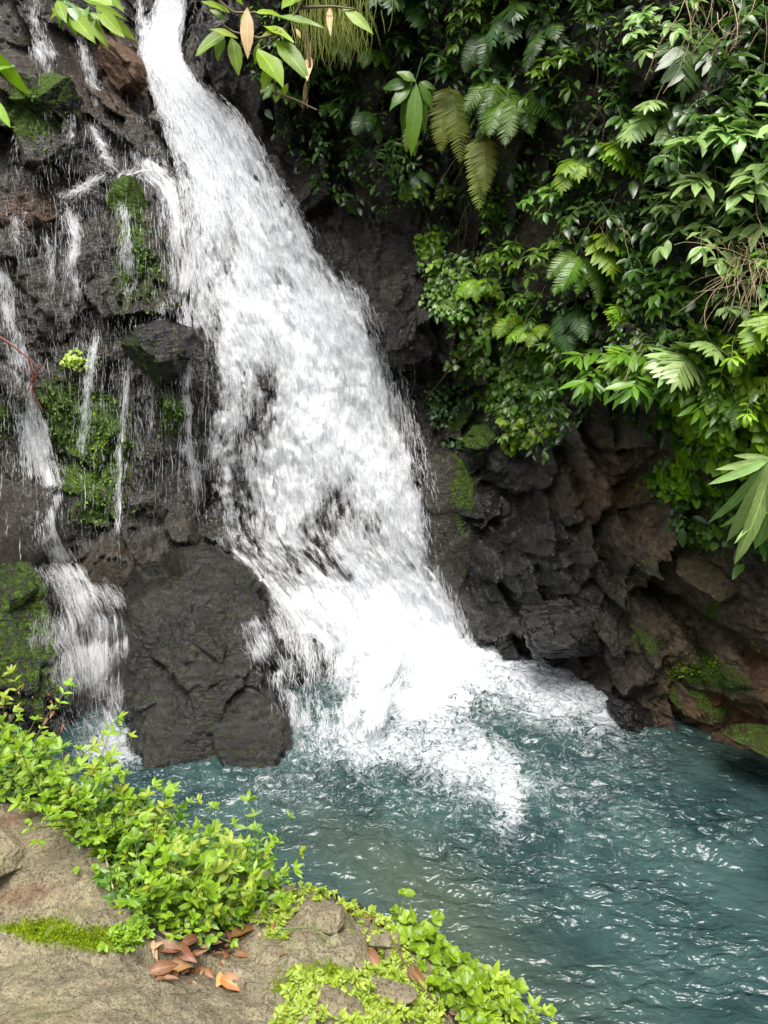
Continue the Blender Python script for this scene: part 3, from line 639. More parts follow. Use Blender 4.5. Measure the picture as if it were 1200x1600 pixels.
# stones set in the foreground bank
for i, (px, py, s, ry, lb) in enumerate([(405,1395,(.10,.08,.07),.2,'rounded tan stone behind the variegated seedling'),(465,1465,(.085,.12,.05),-.2,'long grey tan stone in the mossy foreground bank'),
      (425,1490,(.05,.05,.03),.1,'small flat tan stone left of the long grey one'),(520,1580,(.07,.08,.04),0,'grey stone at the bottom edge below the bright moss'),(590,1470,(.09,.08,.05),.3,'mossy olive stone between the ferny ground cover and fallen leaf'),(505,1435,(.08,.06,.05),.1,'smooth grey stone under the lip in the mossy bank'),(545,1490,(.07,.09,.05),-.3,'tan stone above the brightest moss cushion'),(600,1560,(.09,.07,.05),.2,'mossy grey stone in the lower right of the bank'),(400,1590,(.10,.07,.04),0,'pale flat stone at the bottom edge left of the bright moss'),(640,1500,(.06,.08,.04),.3,'narrow stone beside the glossy rust brown leaf'),(10,1330,(.12,.10,.05),.1,'pale worn bump of stone at the left edge of the ledge')]):
    p = bankp(px, py)[0]
    o = boulder('stone', px, py, p[1], s, 200 + i, M['bank'], lb, 'stone', planes=10, sub=5, amp=.04, rot=(0, ry, .4 * i))
    me = o.data; fattr(me, 'soil', np.zeros(len(me.vertices))); fattr(me, 'pale', np.full(len(me.vertices), .25))

# ------------------------------------------------------------------ falling water
def stream_grid(secs, n=120, m=24, off=.08, offmid=0., f=smooth_y):
    """secs: (left px, left py, right px, right py[, Y]) down the flow"""
    S = np.array([s[:4] for s in secs], float); Yv = [s[4] if len(s) > 4 else None for s in secs]
    L = np.concatenate([[0], np.cumsum(np.hypot(np.diff((S[:, 0] + S[:, 2]) / 2), np.diff((S[:, 1] + S[:, 3]) / 2)))]); L /= L[-1]
    tt = np.linspace(0, 1, n); E = np.stack([np.interp(tt, L, S[:, k]) for k in range(4)], -1)
    k = np.ones(7) / 7
    for c in range(4): E[:, c] = np.convolve(np.pad(E[:, c], 3, mode='reflect', reflect_type='odd'), k, 'valid')
    s = np.linspace(0, 1, m)[None]
    px = E[:, 0:1] * (1 - s) + E[:, 2:3] * s; py = E[:, 1:2] * (1 - s) + E[:, 3:4] * s
    if Yv[0] is not None:
        Y = np.interp(tt, L, Yv)[:, None] + 0 * px
    else:
        Y = hit(px.ravel(), py.ravel(), f).reshape(px.shape)
        for _ in range(3):
            Yp = np.pad(Y, ((2, 2), (0, 0)), mode='edge'); Y = (Yp[:-4] + Yp[1:-3] + Yp[2:-2] + Yp[3:-1] + Yp[4:]) / 5
    Y = Y - off - offmid * np.sin(s * np.pi)
    P = at(px.ravel(), py.ravel(), Y.ravel()).reshape(n, m, 3)
    P[..., 2] = np.maximum(P[..., 2], .01)
    return P
def gsamp(P, t, s):
    n, m, _ = P.shape; ft = np.clip(t, 0, .9999) * (n - 1); fs = np.clip(s, 0, .9999) * (m - 1)
    i = ft.astype(int); j = fs.astype(int); u = (ft - i)[..., None]; v = (fs - j)[..., None]
    return (P[i, j] * (1 - u) + P[i + 1, j] * u) * (1 - v) + (P[i, j + 1] * (1 - u) + P[i + 1, j + 1] * u) * v
def strand_mesh(name, P, N, L=(.03, .12), rad=(.002, .006), thick=.12, seed=0, dens=None, mask=.0, nf=(10, 5), jit=.01, tintr=(.5, 1.), spread=0.):
    rg = np.random.default_rng(seed); K = 5
    t = rg.random(N * 3); s = rg.random(N * 3)
    nz = fbm(s * nf[0], t * nf[1], 0 * s, 3, seed + 50)
    wgt = dens(t, s) if dens else np.ones_like(t)
    keep = (nz + (wgt - .5) * 1.2 > mask + rg.normal(0, .12, len(t)))
    t, s = t[keep][:N], s[keep][:N]; N = len(t)
    length = np.linalg.norm(np.diff(P.mean(1), axis=0), axis=1).sum()
    l = rg.uniform(*L, N) * rg.random(N) ** .5 / length
    r = rg.uniform(*rad, N)
    o = (thick * rg.random(N) ** 1.5)[:, None] * np.array([0, -1., .35])
    o = o + .5 * thick * fbm(s * nf[0] * .8, t * nf[1] * .8, 0 * s, 2, seed + 70)[:, None] * np.array([0, -1., .3])
    ks = np.linspace(0, 1, K)
    tt = t[:, None] + l[:, None] * ks[None]; ss = s[:, None] + (rg.normal(0, jit, N))[:, None] * ks[None] + spread * 0
    c0 = gsamp(P, t, s); fd_ = gsamp(P, np.minimum(t + .02, .999), s) - gsamp(P, np.maximum(t - .005, 0), s); fd_ = fd_ / (np.linalg.norm(fd_, axis=1)[:, None] + 1e-9)
    fd_ = fd_ * .72 + np.array([0, -.04, -.28]) + rg.normal(0, .055, (N, 3)) + .10 * np.stack([fbm(s * 9, t * 12, 0 * s, 2, seed + 31), 0 * s, 0 * s], -1)
    ll = l * length
    C = c0[:, None] + fd_[:, None] * (ll[:, None] * ks[None])[..., None] + o[:, None] + rg.normal(0, jit * .5, (N, 1, 3))
    C[..., 2] = np.maximum(C[..., 2], .0)
    if spread: C = C + (rg.normal(0, spread, (N, 1, 3)) * ks[None, :, None])
    prof = np.array([.25, .85, 1, .8, .15])
    d = C[:, -1] - C[:, 0]; d /= np.linalg.norm(d, axis=1)[:, None] + 1e-9
    a = np.cross(d, [0.3, 1, .2]); a /= np.linalg.norm(a, axis=1)[:, None] + 1e-9; b = np.cross(d, a)
    th = np.arange(3) / 3 * 2 * np.pi
    ring = a[:, None] * np.cos(th)[None, :, None] + b[:, None] * np.sin(th)[None, :, None]      # N,3,3
    V = C[:, :, None] + ring[:, None] * (r[:, None] * prof[None])[:, :, None, None]              # N,K,3,3
    A = np.zeros((N, K, 3, 3)); A[..., 1] = ks[None, :, None] * .9 + .05; A[..., 2] = rg.uniform(*tintr, N)[:, None, None]
    q = []
    for i in range(K - 1):
        for k in range(3): q.append([i * 3 + k, i * 3 + (k + 1) % 3, (i + 1) * 3 + (k + 1) % 3, (i + 1) * 3 + k])
    q = np.array(q); Q = (np.arange(N) * K * 3)[:, None, None] + q[None]
    acc = Acc(); acc.add(V, Q, None, A); return acc.mesh(name)
def sheet_mesh(name, P, seed, dens, amp=.05, n=420, m=140, nf=(9, 9), lift=0.):
    tt, ss = np.meshgrid(np.linspace(0, 1, n), np.linspace(0, 1, m), indexing='ij')
    V = gsamp(P, tt, ss)
    length = np.linalg.norm(np.diff(P.mean(1), axis=0), axis=1).sum(); wid = np.linalg.norm(P[:, -1] - P[:, 0], axis=1); wt = np.interp(tt, np.linspace(0, 1, len(wid)), wid)
    u = (ss - .5) * wt; v = tt * length
    d = amp * fbm(u * nf[0], v * nf[1] * .33, 0 * u + seed, 4, seed) + amp * .35 * fbm(u * 45, v * 7, 0 * u, 2, seed + 4)
    V[..., 1] -= d + lift; V[..., 2] += d * .4
    V[..., 2] = np.maximum(V[..., 2], .0)
    de = dens(tt, ss) * 1.0
    de = de - .9 * sstep(.12, 0, np.minimum(ss, 1 - ss)) - .5 * sstep(.03, 0, np.minimum(tt + .03, 1 - tt))
    A = np.stack([u, v, de], -1); acc = Acc(); acc.add(V, grid_quads(n, m), None, A); return acc.mesh(name)
wf = empty('waterfall', hitp(560, 1000)[0]); WFM = Matrix.Translation(-Vector(wf.location))
tag(wf, 'tall broad white waterfall rushing down the dark rocks into the pool', 'waterfall')
def wpart(name, me, mat, parent):
    me.transform(Matrix.Translation(-Vector(parent.location))); o = link(name, me, mat, parent); return o
MAIN = [(256,-30,292,-30),(250,30,290,30),(222,75,282,72),(228,120,290,110),(245,160,325,150),(262,210,380,190),(278,260,415,240),(290,310,445,290),(296,360,480,345),(288,410,520,400),(280,460,565,450),(282,510,598,500),(300,560,618,545),(308,610,636,600),(300,660,650,655),(292,720,668,710),(286,790,690,780),(300,850,700,840),(360,900,712,885),(400,940,722,930),(440,985,735,975),(480,1030,745,1010)]
PM = stream_grid(MAIN, 160, 40, off=.11, offmid=.08)
def dmain(t, s):
    d = .67 + .66 * fbm(s * 6, t * 9, 0 * s, 4, 201) + .22 * np.exp(-((s - .62) / .28) ** 2) + .45 * sstep(.42, .12, t) + .35 * sstep(.86, .98, t)
    d -= .24 * np.exp(-((s - .08) / .16) ** 2) * sstep(.30, .42, t)       # thin, broken left side
    d -= .42 * np.exp(-((s - .55) / .30) ** 2 - ((t - .80) / .08) ** 2)    # dark gaps low in the middle
    d -= .20 * np.exp(-((s - .30) / .15) ** 2 - ((t - .62) / .10) ** 2)
    d -= .25 * np.exp(-((s - .45) / .14) ** 2 - ((t - .36) / .05) ** 2)
    d -= .20 * sstep(.90, 1, s) * sstep(.25, .4, t)
    return d
wpart('water_sheet', sheet_mesh('water_sheet', PM, 3, lambda t, s: dmain(t, s) + .04, .11, lift=-.02), sheet_mat('water_sheet_back', 3, 16, 5.), wf)
wpart('water_sheet', sheet_mesh('water_sheet', PM, 9, lambda t, s: dmain(t, s) - .14, .13, lift=.07), sheet_mat('water_sheet_front', 9, 20, 6.), wf)
o = wpart('falling_water', strand_mesh('falling_water', PM, 60000, (.03, .15), (.0012, .0036), .20, 5, dmain, .18, (14, 9), .014, (.4, 1.)), M['strand'], wf); tag(o, kind='stuff')
LOW = [(335,860,620,880,5.72),(365,920,640,930,5.45),(392,980,655,985,5.2),(412,1040,650,1030,4.95),(430,1100,610,1080,4.72),(452,1175,600,1120,4.45)]
PL = stream_grid(LOW, 60, 24, off=.0)
dl = lambda t, s: .28 + .35 * fbm(s * 6, t * 3, 0 * s, 3, 205) + .55 * s * (1 - .3 * t) - .25 * np.exp(-((s - .45) / .2) ** 2 - ((t - .7) / .2) ** 2) - .7 * sstep(.32, 0, t)
wpart('water_sheet', sheet_mesh('water_sheet', PL, 14, lambda t, s: dl(t, s) - .1, .08, 200, 90), sheet_mat('water_sheet_low', 14), wf)
o = wpart('lower_cascade', strand_mesh('lower_cascade', PL, 14000, (.03, .13), (.0010, .0034), .14, 15, dl, .15, (10, 4), .02, (.4, 1.), .01), M['strand'], wf); tag(o, kind='stuff')
# spill on the left flank that joins the main fall
SPILL = [(203,185,222,185),(205,225,250,228),(202,262,268,262),(235,290,300,290),(250,340,300,340),(258,400,306,400),(265,460,312,460),(275,520,320,520)]
def cascade(name, secs, N, label, dens=.55, cat='cascade', group=None, L=(.03, .13), rad=(.0008, .0030), thick=.06, seed=0, off=.10, sheet=True, mask=.05, nf=(6, 8), spread=0., fade=.15, jit=.03, tintr=(.4, 1.), vary=.2):
    P = stream_grid(secs, 90, 14, off=off); c_ = P.mean(1, keepdims=True); P = c_ + (P - c_) * (1 - vary + vary * 2 * np.clip(.5 + fbm(np.linspace(0, 11, 90), 0, 0, 3, seed + 9), 0, 1))[:, None, None]; P[..., 0] += (.02 + .02 * vary) * fbm(np.linspace(0, 7, 90), 0, 0, 3, seed)[:, None]; root = empty(name, P[-1, 7]); tag(root, label, cat, group)
    fn = lambda t, s: dens + .12 + .60 * fbm(s * 2.5, t * 7, 0 * s, 3, seed + 300) - .7 * np.abs(s - .5) - fade * sstep(.65, 1, t) - .5 * fade * sstep(.12, 0, t)
    if sheet: wpart('water_sheet', sheet_mesh('water_sheet', P, seed, lambda t, s: fn(t, s) - .10, .03, 220, 30), sheet_mat('water_sheet_' + str(seed), seed, 30, 3.5), root)
    o = wpart('falling_water', strand_mesh('falling_water', P, N, L, rad, thick, seed, fn, mask, nf, jit, tintr, spread), M['strand'], root); tag(o, kind='stuff')
    return root
cascade('cascade', SPILL, 2600, 'white spill beside the brown topped stone joining the left side of the main waterfall', .6, seed=31)
cascade('cascade', [(-12,395,2,395),(-10,450,22,450),(0,520,42,520),(12,600,62,600),(30,680,80,680),(40,760,98,760),(55,840,110,835),(70,885,130,880)], 3600, 'narrow white cascade falling down the left edge of the rocks', .55, seed=33, fade=.0, vary=.35)
cascade('cascade', [(68,880,150,880,5.25),(80,920,185,915,5.1),(85,970,215,960,4.95),(85,1030,225,1020,4.8),(100,1090,215,1085,4.65),(140,1150,225,1145,4.5),(165,1180,235,1175,4.42)], 15000, 'fan of fine spray left of the big boulder', .40, L=(.03, .14), rad=(.0005, .0018), thick=.32, seed=35, off=.05, mask=.0, jit=.012, tintr=(.15, .7), nf=(9, 5))
cascade('cascade', [(40,-20,58,-20),(45,40,66,40),(50,80,86,80),(62,125,92,125)], 900, 'short white cascade near the top left corner', .6, seed=37)
cascade('cascade', [(210,-20,225,-20),(212,20,228,20),(218,60,236,60),(222,80,245,80)], 500, 'thin stream left of the top chute of the falls', .5, seed=38)
trick = [
 ([(118,60,130,60),(132,110,146,110),(150,150,162,150),(160,205,168,205)],900,'thin white trickle below the top left leaves beside the brown rock',.5),
 ([(136,195,146,195),(150,220,162,220),(160,250,178,250),(172,268,190,268)],500,'short curved trickle dropping onto the left ledge',.6),
 ([(106,155,116,155),(108,190,120,190),(98,225,112,225),(80,262,92,262)],350,'faint trickle beside the mossy square rock',.45),
 ([(200,262,262,262),(185,268,215,272),(180,272,200,284),(186,300,202,300),(188,340,202,340),(192,385,206,385),(190,430,215,430),(192,480,200,480),(190,520,205,520)],1200,'trickle over the mossy hump below the spilling ledge',.5),
 ([(130,285,175,268),(110,300,165,275),(95,312,125,312)],500,'water sliding sideways along the left ledge',.5),
 ([(92,312,110,308),(98,340,122,340),(108,380,130,380),(104,430,126,430),(112,485,134,485)],900,'forked white trickle under the middle of the left ledge',.55),
 ([(66,335,74,335),(72,380,80,380),(78,430,86,430),(80,480,84,480)],250,'thin thread of water left of the forked trickle',.4),
 ([(14,335,50,320),(20,350,30,345),(25,400,34,400)],260,'small spill over the rust brown ledge at the left edge',.45),
 ([(140,520,160,510),(130,600,145,600),(124,680,138,680),(126,745,132,745)],800,'thin white trickle crossing the bright moss on the left',.55),
 ([(194,570,202,565),(190,640,198,640),(186,700,194,700),(182,760,190,760),(184,880,190,880)],700,'second thin trickle right of the bright moss',.55),
 ([(232,590,240,590),(232,650,238,650),(228,700,236,700)],200,'short thread of water left of the ferny moss',.35),
 ([(212,620,218,620),(216,700,222,700),(218,780,222,780)],180,'faint drip between the two mossy columns of the left wall',.35),
 ([(24,200,28,200),(26,250,30,250),(14,300,20,300)],120,'faint drip over the moss at the left edge',.35),
 ([(60,210,64,210),(60,260,66,260),(48,300,54,300)],120,'faint drip down the front of the mossy square rock',.35),
 ([(250,470,262,470),(240,520,252,520)],150,'short drip above the rounded rock knob',.4),
 ([(285,560,300,560),(290,640,305,640),(280,700,312,700),(285,760,330,760),(282,840,335,840)],1300,'loose curtain of water beside the left side of the main fall',.35)]
for i, (s, n, lb, d) in enumerate(trick):
    cascade('trickle', s, n, lb, d, 'trickle', 'thin trickles running down the left rocks', L=(.02, .10), rad=(.0007, .0026), thick=.04, seed=50 + i, off=.16 if i != 6 else .12, nf=(2, 9), mask=.0, sheet=True, fade=.4, vary=.75)
cascade('cascade', [(345,965,435,955,4.64),(365,1010,455,970,4.62),(400,1060,475,1050,4.45),(430,1130,500,1120,4.28)], 4200, 'thin film of water running down the right slope of the big boulder', .30, L=(.03, .14), rad=(.0006, .002), thick=.04, seed=81, off=.0, nf=(8, 6))
# threads of water all over the left wall
def threads(name, boxes, seed, label):
    rg = np.random.default_rng(seed); a = Acc()
    for x0, y0, x1, y1, N, lmax in boxes:
        for i in range(int(N * 1.25)):
            px, py = rg.uniform(x0, x1), rg.uniform(y0, y1); l = rg.uniform(.1, .6) * lmax; n = 9
            qy = np.linspace(py, py + l, n); qx = px + np.cumsum(rg.normal(rg.normal(0, .4), .8, n)); off = rg.uniform(.05, .16)
            P = hitp(qx, qy, off, smooth_y); th = np.arange(3) * 2.094; r_ = rg.uniform(.0008, .0028) * np.clip(rg.normal(1, .6, n), .15, 2); r_[0] = r_[-1] = .0003
            V = P[:, None] + r_[:, None, None] * np.stack([np.cos(th), np.sin(th), 0 * th], -1)[None]; A = np.zeros((n, 3, 3)); A[..., 1] = np.linspace(.1, .9, n)[:, None]; A[..., 2] = rg.uniform(.3, 1.3)
            Q = [[k * 3 + m, k * 3 + (m + 1) % 3, k * 3 + 3 + (m + 1) % 3, k * 3 + 3 + m] for k in range(n - 1) for m in range(3)]; a.add(V, Q, None, A)
    tag(link(name, a.mesh(name), M['strand']), label, kind='stuff')
threads('dripping_water', [(60,60,240,260,60,90),(20,200,120,260,26,80),(85,300,130,400,40,120),(40,330,90,400,14,110),(180,270,260,420,50,140),(120,500,160,700,36,110),(185,540,210,780,30,130),(60,420,300,780,110,90),(0,600,60,850,26,90),(220,560,300,800,50,130),(280,520,330,800,70,120),(0,320,40,420,16,60)], 91, 'fine interlaced threads of water dripping down the left wall')
# falling drops all over the left wall
def drops(name, region, N, seed, rad, stretch, off, label):
    rg = np.random.default_rng(seed); xs = rg.uniform(min(p[0] for p in region), max(p[0] for p in region), N * 4); ys = rg.uniform(min(p[1] for p in region), max(p[1] for p in region), N * 4)
    k = inpoly(xs, ys, region); xs, ys = xs[k][:N], ys[k][:N]; n = len(xs)
    P = hitp(xs, ys, 0, smooth_y); P[:, 1] -= rg.uniform(off[0], off[1], n); P[:, 2] = np.maximum(P[:, 2], .03)
    r = rg.uniform(*rad, n) * rg.random(n) ** .5; st = rg.uniform(*stretch, n)
    O = np.array([(1, 0, 0), (-.5, .87, 0), (-.5, -.87, 0), (0, 0, 1), (0, 0, -1)]); sl = rg.normal(0, .08, n)
    V = O[None] * r[:, None, None]; V[..., 2] *= st[:, None]; V[..., 0] += V[..., 2] * sl[:, None]; V += P[:, None]
    T = np.array([(0, 1, 3), (1, 2, 3), (2, 0, 3), (1, 0, 4), (2, 1, 4), (0, 2, 4)]); T = (np.arange(n) * 5)[:, None, None] + T[None]
    A = np.zeros((n, 5, 3)); A[..., 1] = .5; A[..., 2] = rg.uniform(.3, .9, n)[:, None]
    acc = Acc(); acc.add(V, None, T, A); return tag(link(name, acc.mesh(name), M['strand']), label, kind='stuff')
drops('water_drops', [(0,300),(120,150),(280,200),(300,420),(310,850),(120,870),(0,860)], 7000, 71, (.0008, .0024), (6, 30), (.08, .3), 'falling drops of water in front of the mossy left wall')
drops('spray', [(560,380),(640,520),(700,700),(760,960),(960,1120),(700,1200),(470,1200),(330,900),(280,860),(300,560),(420,300)], 9000, 73, (.0008, .0026), (1.5, 9), (.1, .5), 'spray of drops thrown off around the waterfall')
drops('spray', [(380,840),(760,900),(800,1040),(640,1180),(470,1200),(330,1000)], 7000, 77, (.0006, .0022), (1, 8), (.3, .9), 'fine spray where the water strikes the pool and the low rocks')
drops('spray', [(180,850),(330,850),(480,1150),(420,1230),(200,1220),(60,1000)], 4000, 75, (.0006, .0018), (2, 14), (.3, .8), 'fine spray over the big boulder')
# boiling foam where the fall lands
fx, fy = np.meshgrid(np.linspace(-.75, 1.25, 220), np.linspace(4.35, 5.95, 180)); fpx, fpy = proj(np.stack([fx, fy, 0 * fx], -1))
fz = .22 * blob(fpx, fpy, 620, 1025, 125, 48, 8) + .08 * blob(fpx, fpy, 700, 1090, 80, 36, 10)
fz = fz * (1 + 1.6 * fbm(fx * 6, fy * 6, 0 * fx, 4, 140)) - .045 + .02 * fbm(fx * 25, fy * 25, 0 * fx, 2, 141)
acc = Acc(); acc.add(np.stack([fx, fy, fz], -1), grid_quads(180, 220))
tag(link('foam', acc.mesh('foam'), M['foam']), 'boiling white foam where the waterfall lands in the pool', kind='stuff')
# soft spray hanging in the air where the water lands
def mist(px, py, Y, size, dens, label):
    import bmesh
    bm = bmesh.new(); bmesh.ops.create_icosphere(bm, subdivisions=4, radius=1); me = bpy.data.meshes.new('mist'); bm.to_mesh(me); bm.free(); me.transform(Matrix.Diagonal((*size, 1)))
    t = NT('mist'); v = t.n('VolumePrincipled', {'Color': (.95, .97, 1, 1), 'Density': dens, 'Anisotropy': .2}); o_ = t.n('OutputMaterial'); t.t.links.new(v.outputs[0], o_.inputs['Volume'])
    o = link('mist', me, t.m); o.location = at(px, py, Y); tag(o, label, kind='stuff')
mist(600, 960, 5.25, (.75, .42, .42), .12, 'soft mist where the main fall lands')
mist(150, 1040, 4.75, (.34, .25, .42), .22, 'soft mist round the left cascade')
# ------------------------------------------------------------------ leaves and plants
PROF = {
 'lance': ([0, .12, .3, .5, .7, .87, 1], [.05, .42, .88, 1, .78, .38, .02]),
 'heart': ([0, .08, .28, .5, .72, .9, 1], [.35, .82, 1, .92, .66, .28, .02]),
 'strap': ([0, .1, .25, .45, .65, .85, 1], [.12, .45, .85, 1, .9, .55, .03]),
 'round': ([0, .08, .25, .5, .75, .92, 1], [.3, .75, .98, 1, .82, .42, .05]),
 'pinna': ([0, .35, .75, 1], [.7, 1, .6, .05]),
 'small': ([0, .3, .65, 1], [.15, 1, .8, .04]),
}
def norm(a): return a / (np.linalg.norm(a, axis=-1, keepdims=True) + 1e-9)
def leaves(acc, base, axis, normal, L, W, kind='lance', tint=None, droop=.25, fold=.25, rg=rng):
    base = np.atleast_2d(base); N = len(base); axis = norm(np.broadcast_to(axis, (N, 3)).astype(float)); normal = np.broadcast_to(normal, (N, 3)).astype(float)
    side = norm(np.cross(normal, axis)); nn = np.cross(axis, side)
    xs, ws = map(np.array, PROF[kind]); K = len(xs)
    L = np.broadcast_to(L, N); W = np.broadcast_to(W, N); droop = np.broadcast_to(droop, N); fold = np.broadcast_to(fold, N)
    y = np.array([-.5, 0, .5])
    X = np.broadcast_to(xs[None, :, None], (N, K, 3)); Yv = ws[None, :, None] * y[None, None] * W[:, None, None]
    Zv = fold[:, None, None] * np.abs(Yv) - droop[:, None, None] * (X ** 2) * L[:, None, None]
    if K > 4: Zv = Zv + (W * .06)[:, None, None] * np.sin(X * 11 + rg.random(N)[:, None, None] * 6) * np.array([1, 0, -1.])[None, None]
    V = base[:, None, None] + axis[:, None, None] * (X * L[:, None, None])[..., None] + side[:, None, None] * Yv[..., None] + nn[:, None, None] * Zv[..., None]
    A = np.zeros((N, K, 3, 3)); A[..., 0] = np.array([0, .5, 1.]); A[..., 1] = xs[None, :, None]
    A[..., 2] = (rg.random(N) if tint is None else np.broadcast_to(tint, N))[:, None, None]
    q = grid_quads(K, 3); Q = (np.arange(N) * K * 3)[:, None, None] + q[None]
    acc.add(V, Q, None, A)
def arc(p0, d, L, droop=.6, n=10, wob=0., rg=rng):
    """a stem leaving p0 along d and bending down"""
    d = np.asarray(d, float); d = d / np.linalg.norm(d); P = [np.array(p0, float)]; st = L / (n - 1)
    for i in range(n - 1):
        d = d + np.array([0, 0, -droop / (n - 1)]) + rg.normal(0, wob, 3); d = d / np.linalg.norm(d); P.append(P[-1] + d * st)
    return np.array(P)
def stem_leaves(acc, P, k, L, W, kind='lance', whorl=3, droop=.3, spread=.9, rg=rng, start=.25, opposite=False, tint=None):
    n = len(P); base, ax, nm, LL = [], [], [], []
    ts = np.linspace(start, 1, k)
    for i, t in enumerate(ts):
        f = t * (n - 1); j = min(int(f), n - 2); p = P[j] + (P[j + 1] - P[j]) * (f - j); d = P[j + 1] - P[j]; d = d / (np.linalg.norm(d) + 1e-9)
        up = np.array([0, -.25, 1.]); s = np.cross(d, up); s /= np.linalg.norm(s) + 1e-9
        for sg in ((1, -1) if opposite else ((1,) if i % 2 else (-1,))):
            a = d * .55 + s * sg * spread + up * rg.uniform(-.15, .3) + rg.normal(0, .16, 3)
            base.append(p); ax.append(a); nm.append(up + rg.normal(0, .28, 3)); LL.append(L * rg.uniform(.75, 1.1) * (1 - .25 * abs(t - .6)))
    d = P[-1] - P[-2]; d = d / np.linalg.norm(d); s = np.cross(d, [0, 0, 1.]); s /= np.linalg.norm(s) + 1e-9
    for i in range(whorl):
        an = (i / max(1, whorl - 1) - .5) * 2.2 if whorl > 1 else 0
        base.append(P[-1]); ax.append(d * math.cos(an) + s * math.sin(an) + rg.normal(0, .12, 3)); nm.append(np.array([0, -.3, 1]) + rg.normal(0, .2, 3)); LL.append(L * rg.uniform(.8, 1.1))
    LL = np.array(LL)
    leaves(acc, np.array(base), np.array(ax), np.array(nm), LL, LL * W, kind, tint=tint, droop=rg.uniform(.05, droop * 2, len(LL)), fold=.3, rg=rg)
def proto_shrub(seed, ns, sl, k, L, W, leafm, kind='lance', whorl=4, up=.5, droop=1.1, stemm='stem_green', name='shrub', outw=1., spread=.9, width=.9):
    rg = np.random.default_rng(seed); root = empty(name, (0, 0, -50)); sa, la = Acc(), Acc()
    for i in range(ns):
        d = (rg.uniform(-width, width), -outw * rg.uniform(.5, 1.1), up + rg.uniform(-.6, .7)); P = arc((rg.normal(0, .03), .04, rg.normal(0, .03)), d, sl * rg.uniform(.55, 1.1), droop, 9, .05, rg)
        tube(sa, P, np.linspace(.004, .0018, len(P)), 4); stem_leaves(la, P, k, L, W, kind, whorl, rg=rg, spread=spread)
    link('stem', sa.mesh('stem'), M[stemm], root); link('foliage', la.mesh('foliage'), M[leafm], root)
    return root
def frond_mesh(P, pairs, pl, pw, rg, ang=.95, tipf=.1, kind='pinna', sub=False):
    acc = Acc(); n = len(P); tube(acc, P, np.linspace(.003, .001, n), 4, .2); base, ax, nm, LL = [], [], [], []
    for i in range(pairs):
        t = .1 + .9 * i / pairs; f = t * (n - 1); j = min(int(f), n - 2); p = P[j] + (P[j + 1] - P[j]) * (f - j); d = P[j + 1] - P[j]; d = d / np.linalg.norm(d)
        up = np.array([0, -.6, .8]); s = np.cross(d, up); s /= np.linalg.norm(s) + 1e-9; nrm = np.cross(s, d)
        if nrm @ up < 0: nrm = -nrm
        l = pl * (math.sin(math.pi * (.18 + .82 * t) ** .85) ** .75 + tipf) * rg.uniform(.9, 1.08)
        for sg in (1, -1):
            base.append(p); ax.append(s * sg * ang + d * (1.15 - ang + .25 * t) - np.array([0, 0, .15]) + rg.normal(0, .05, 3)); nm.append(nrm + rg.normal(0, .1, 3)); LL.append(l)
    base.append(P[-2]); ax.append(P[-1] - P[-2]); nm.append([0, -.6, .8]); LL.append(pl * .5)
    LL = np.array(LL)
    leaves(acc, np.array(base), np.array(ax), np.array(nm), LL, np.maximum(LL * pw, pl * pw * .55), kind, tint=rg.uniform(0, 1, len(LL)), droop=.18, fold=.15, rg=rg)
    return acc.mesh('frond')
def proto_fern(seed, nf, fl, pairs, pl, pw, leafm, up=.5, droop=1.9, name='fern', width=.9, kind='pinna', ang=.95):
    rg = np.random.default_rng(seed); root = empty(name, (0, 0, -50))
    for i in range(nf):
        a = (i / max(1, nf - 1) - .5) * 2 if nf > 1 else 0
        d = (a * width + rg.normal(0, .12), -rg.uniform(.5, 1.), up + rg.uniform(-.35, .35)); P = arc((0, .03, 0), d, fl * rg.uniform(.75, 1.1), droop, 16, .02, rg)
        link('frond', frond_mesh(P, pairs, pl, pw, rg, ang, kind=kind), M[leafm], root)
    return root
PROTO = {
 'sd': [proto_shrub(300 + i, 7, .34, 6, .095, .42, 'leaf_dark', up=.4) for i in range(3)],
 'sm': [proto_shrub(310 + i, 8, .32, 6, .085, .42, 'leaf_mid', up=.4) for i in range(3)],
 'sp': [proto_shrub(320 + i, 9, .34, 6, .095, .46, 'leaf_pale', up=.7, droop=1.3) for i in range(3)],
 'sf': [proto_shrub(330 + i, 7, .26, 6, .065, .42, 'leaf_fresh', up=.5) for i in range(2)],
 'gi': [proto_shrub(340 + i, 6, .30, 7, .15, .28, 'leaf_mid', 'strap', 5, .3, 1.0, name='ginger_plant', width=1.1, spread=.7) for i in range(2)],
 'gf': [proto_shrub(344 + i, 6, .28, 7, .15, .26, 'leaf_fresh', 'strap', 5, .3, 1.0, name='ginger_plant', width=1.1, spread=.7) for i in range(1)],
 'fd': [proto_fern(350 + i, 4, .36, 20, .085, .22, 'leaf_dark', up=0., width=.6) for i in range(2)],
 'fm': [proto_fern(355 + i, 5, .42, 26, .085, .15, 'leaf_mid', up=.1, width=.6) for i in range(2)],
 'ff': [proto_fern(360 + i, 5, .30, 16, .07, .24, 'leaf_fresh', up=.4) for i in range(2)],
 'fy': [proto_fern(365 + i, 2, .46, 24, .085, .22, 'leaf_yellow', up=-.3, width=.2, droop=2.6) for i in range(2)],
 'lf': [proto_fern(370 + i, 4, .24, 8, .085, .42, 'leaf_fresh', up=.2, ang=.75, width=.7) for i in range(2)],
 'lp': [proto_fern(375 + i, 5, .34, 9, .13, .36, 'leaf_pale', up=.5, ang=.75, width=.9) for i in range(2)],
 'ld': [proto_fern(380 + i, 5, .34, 9, .12, .38, 'leaf_dark', up=.2, ang=.75, width=.9) for i in range(2)],
}
USED = set()
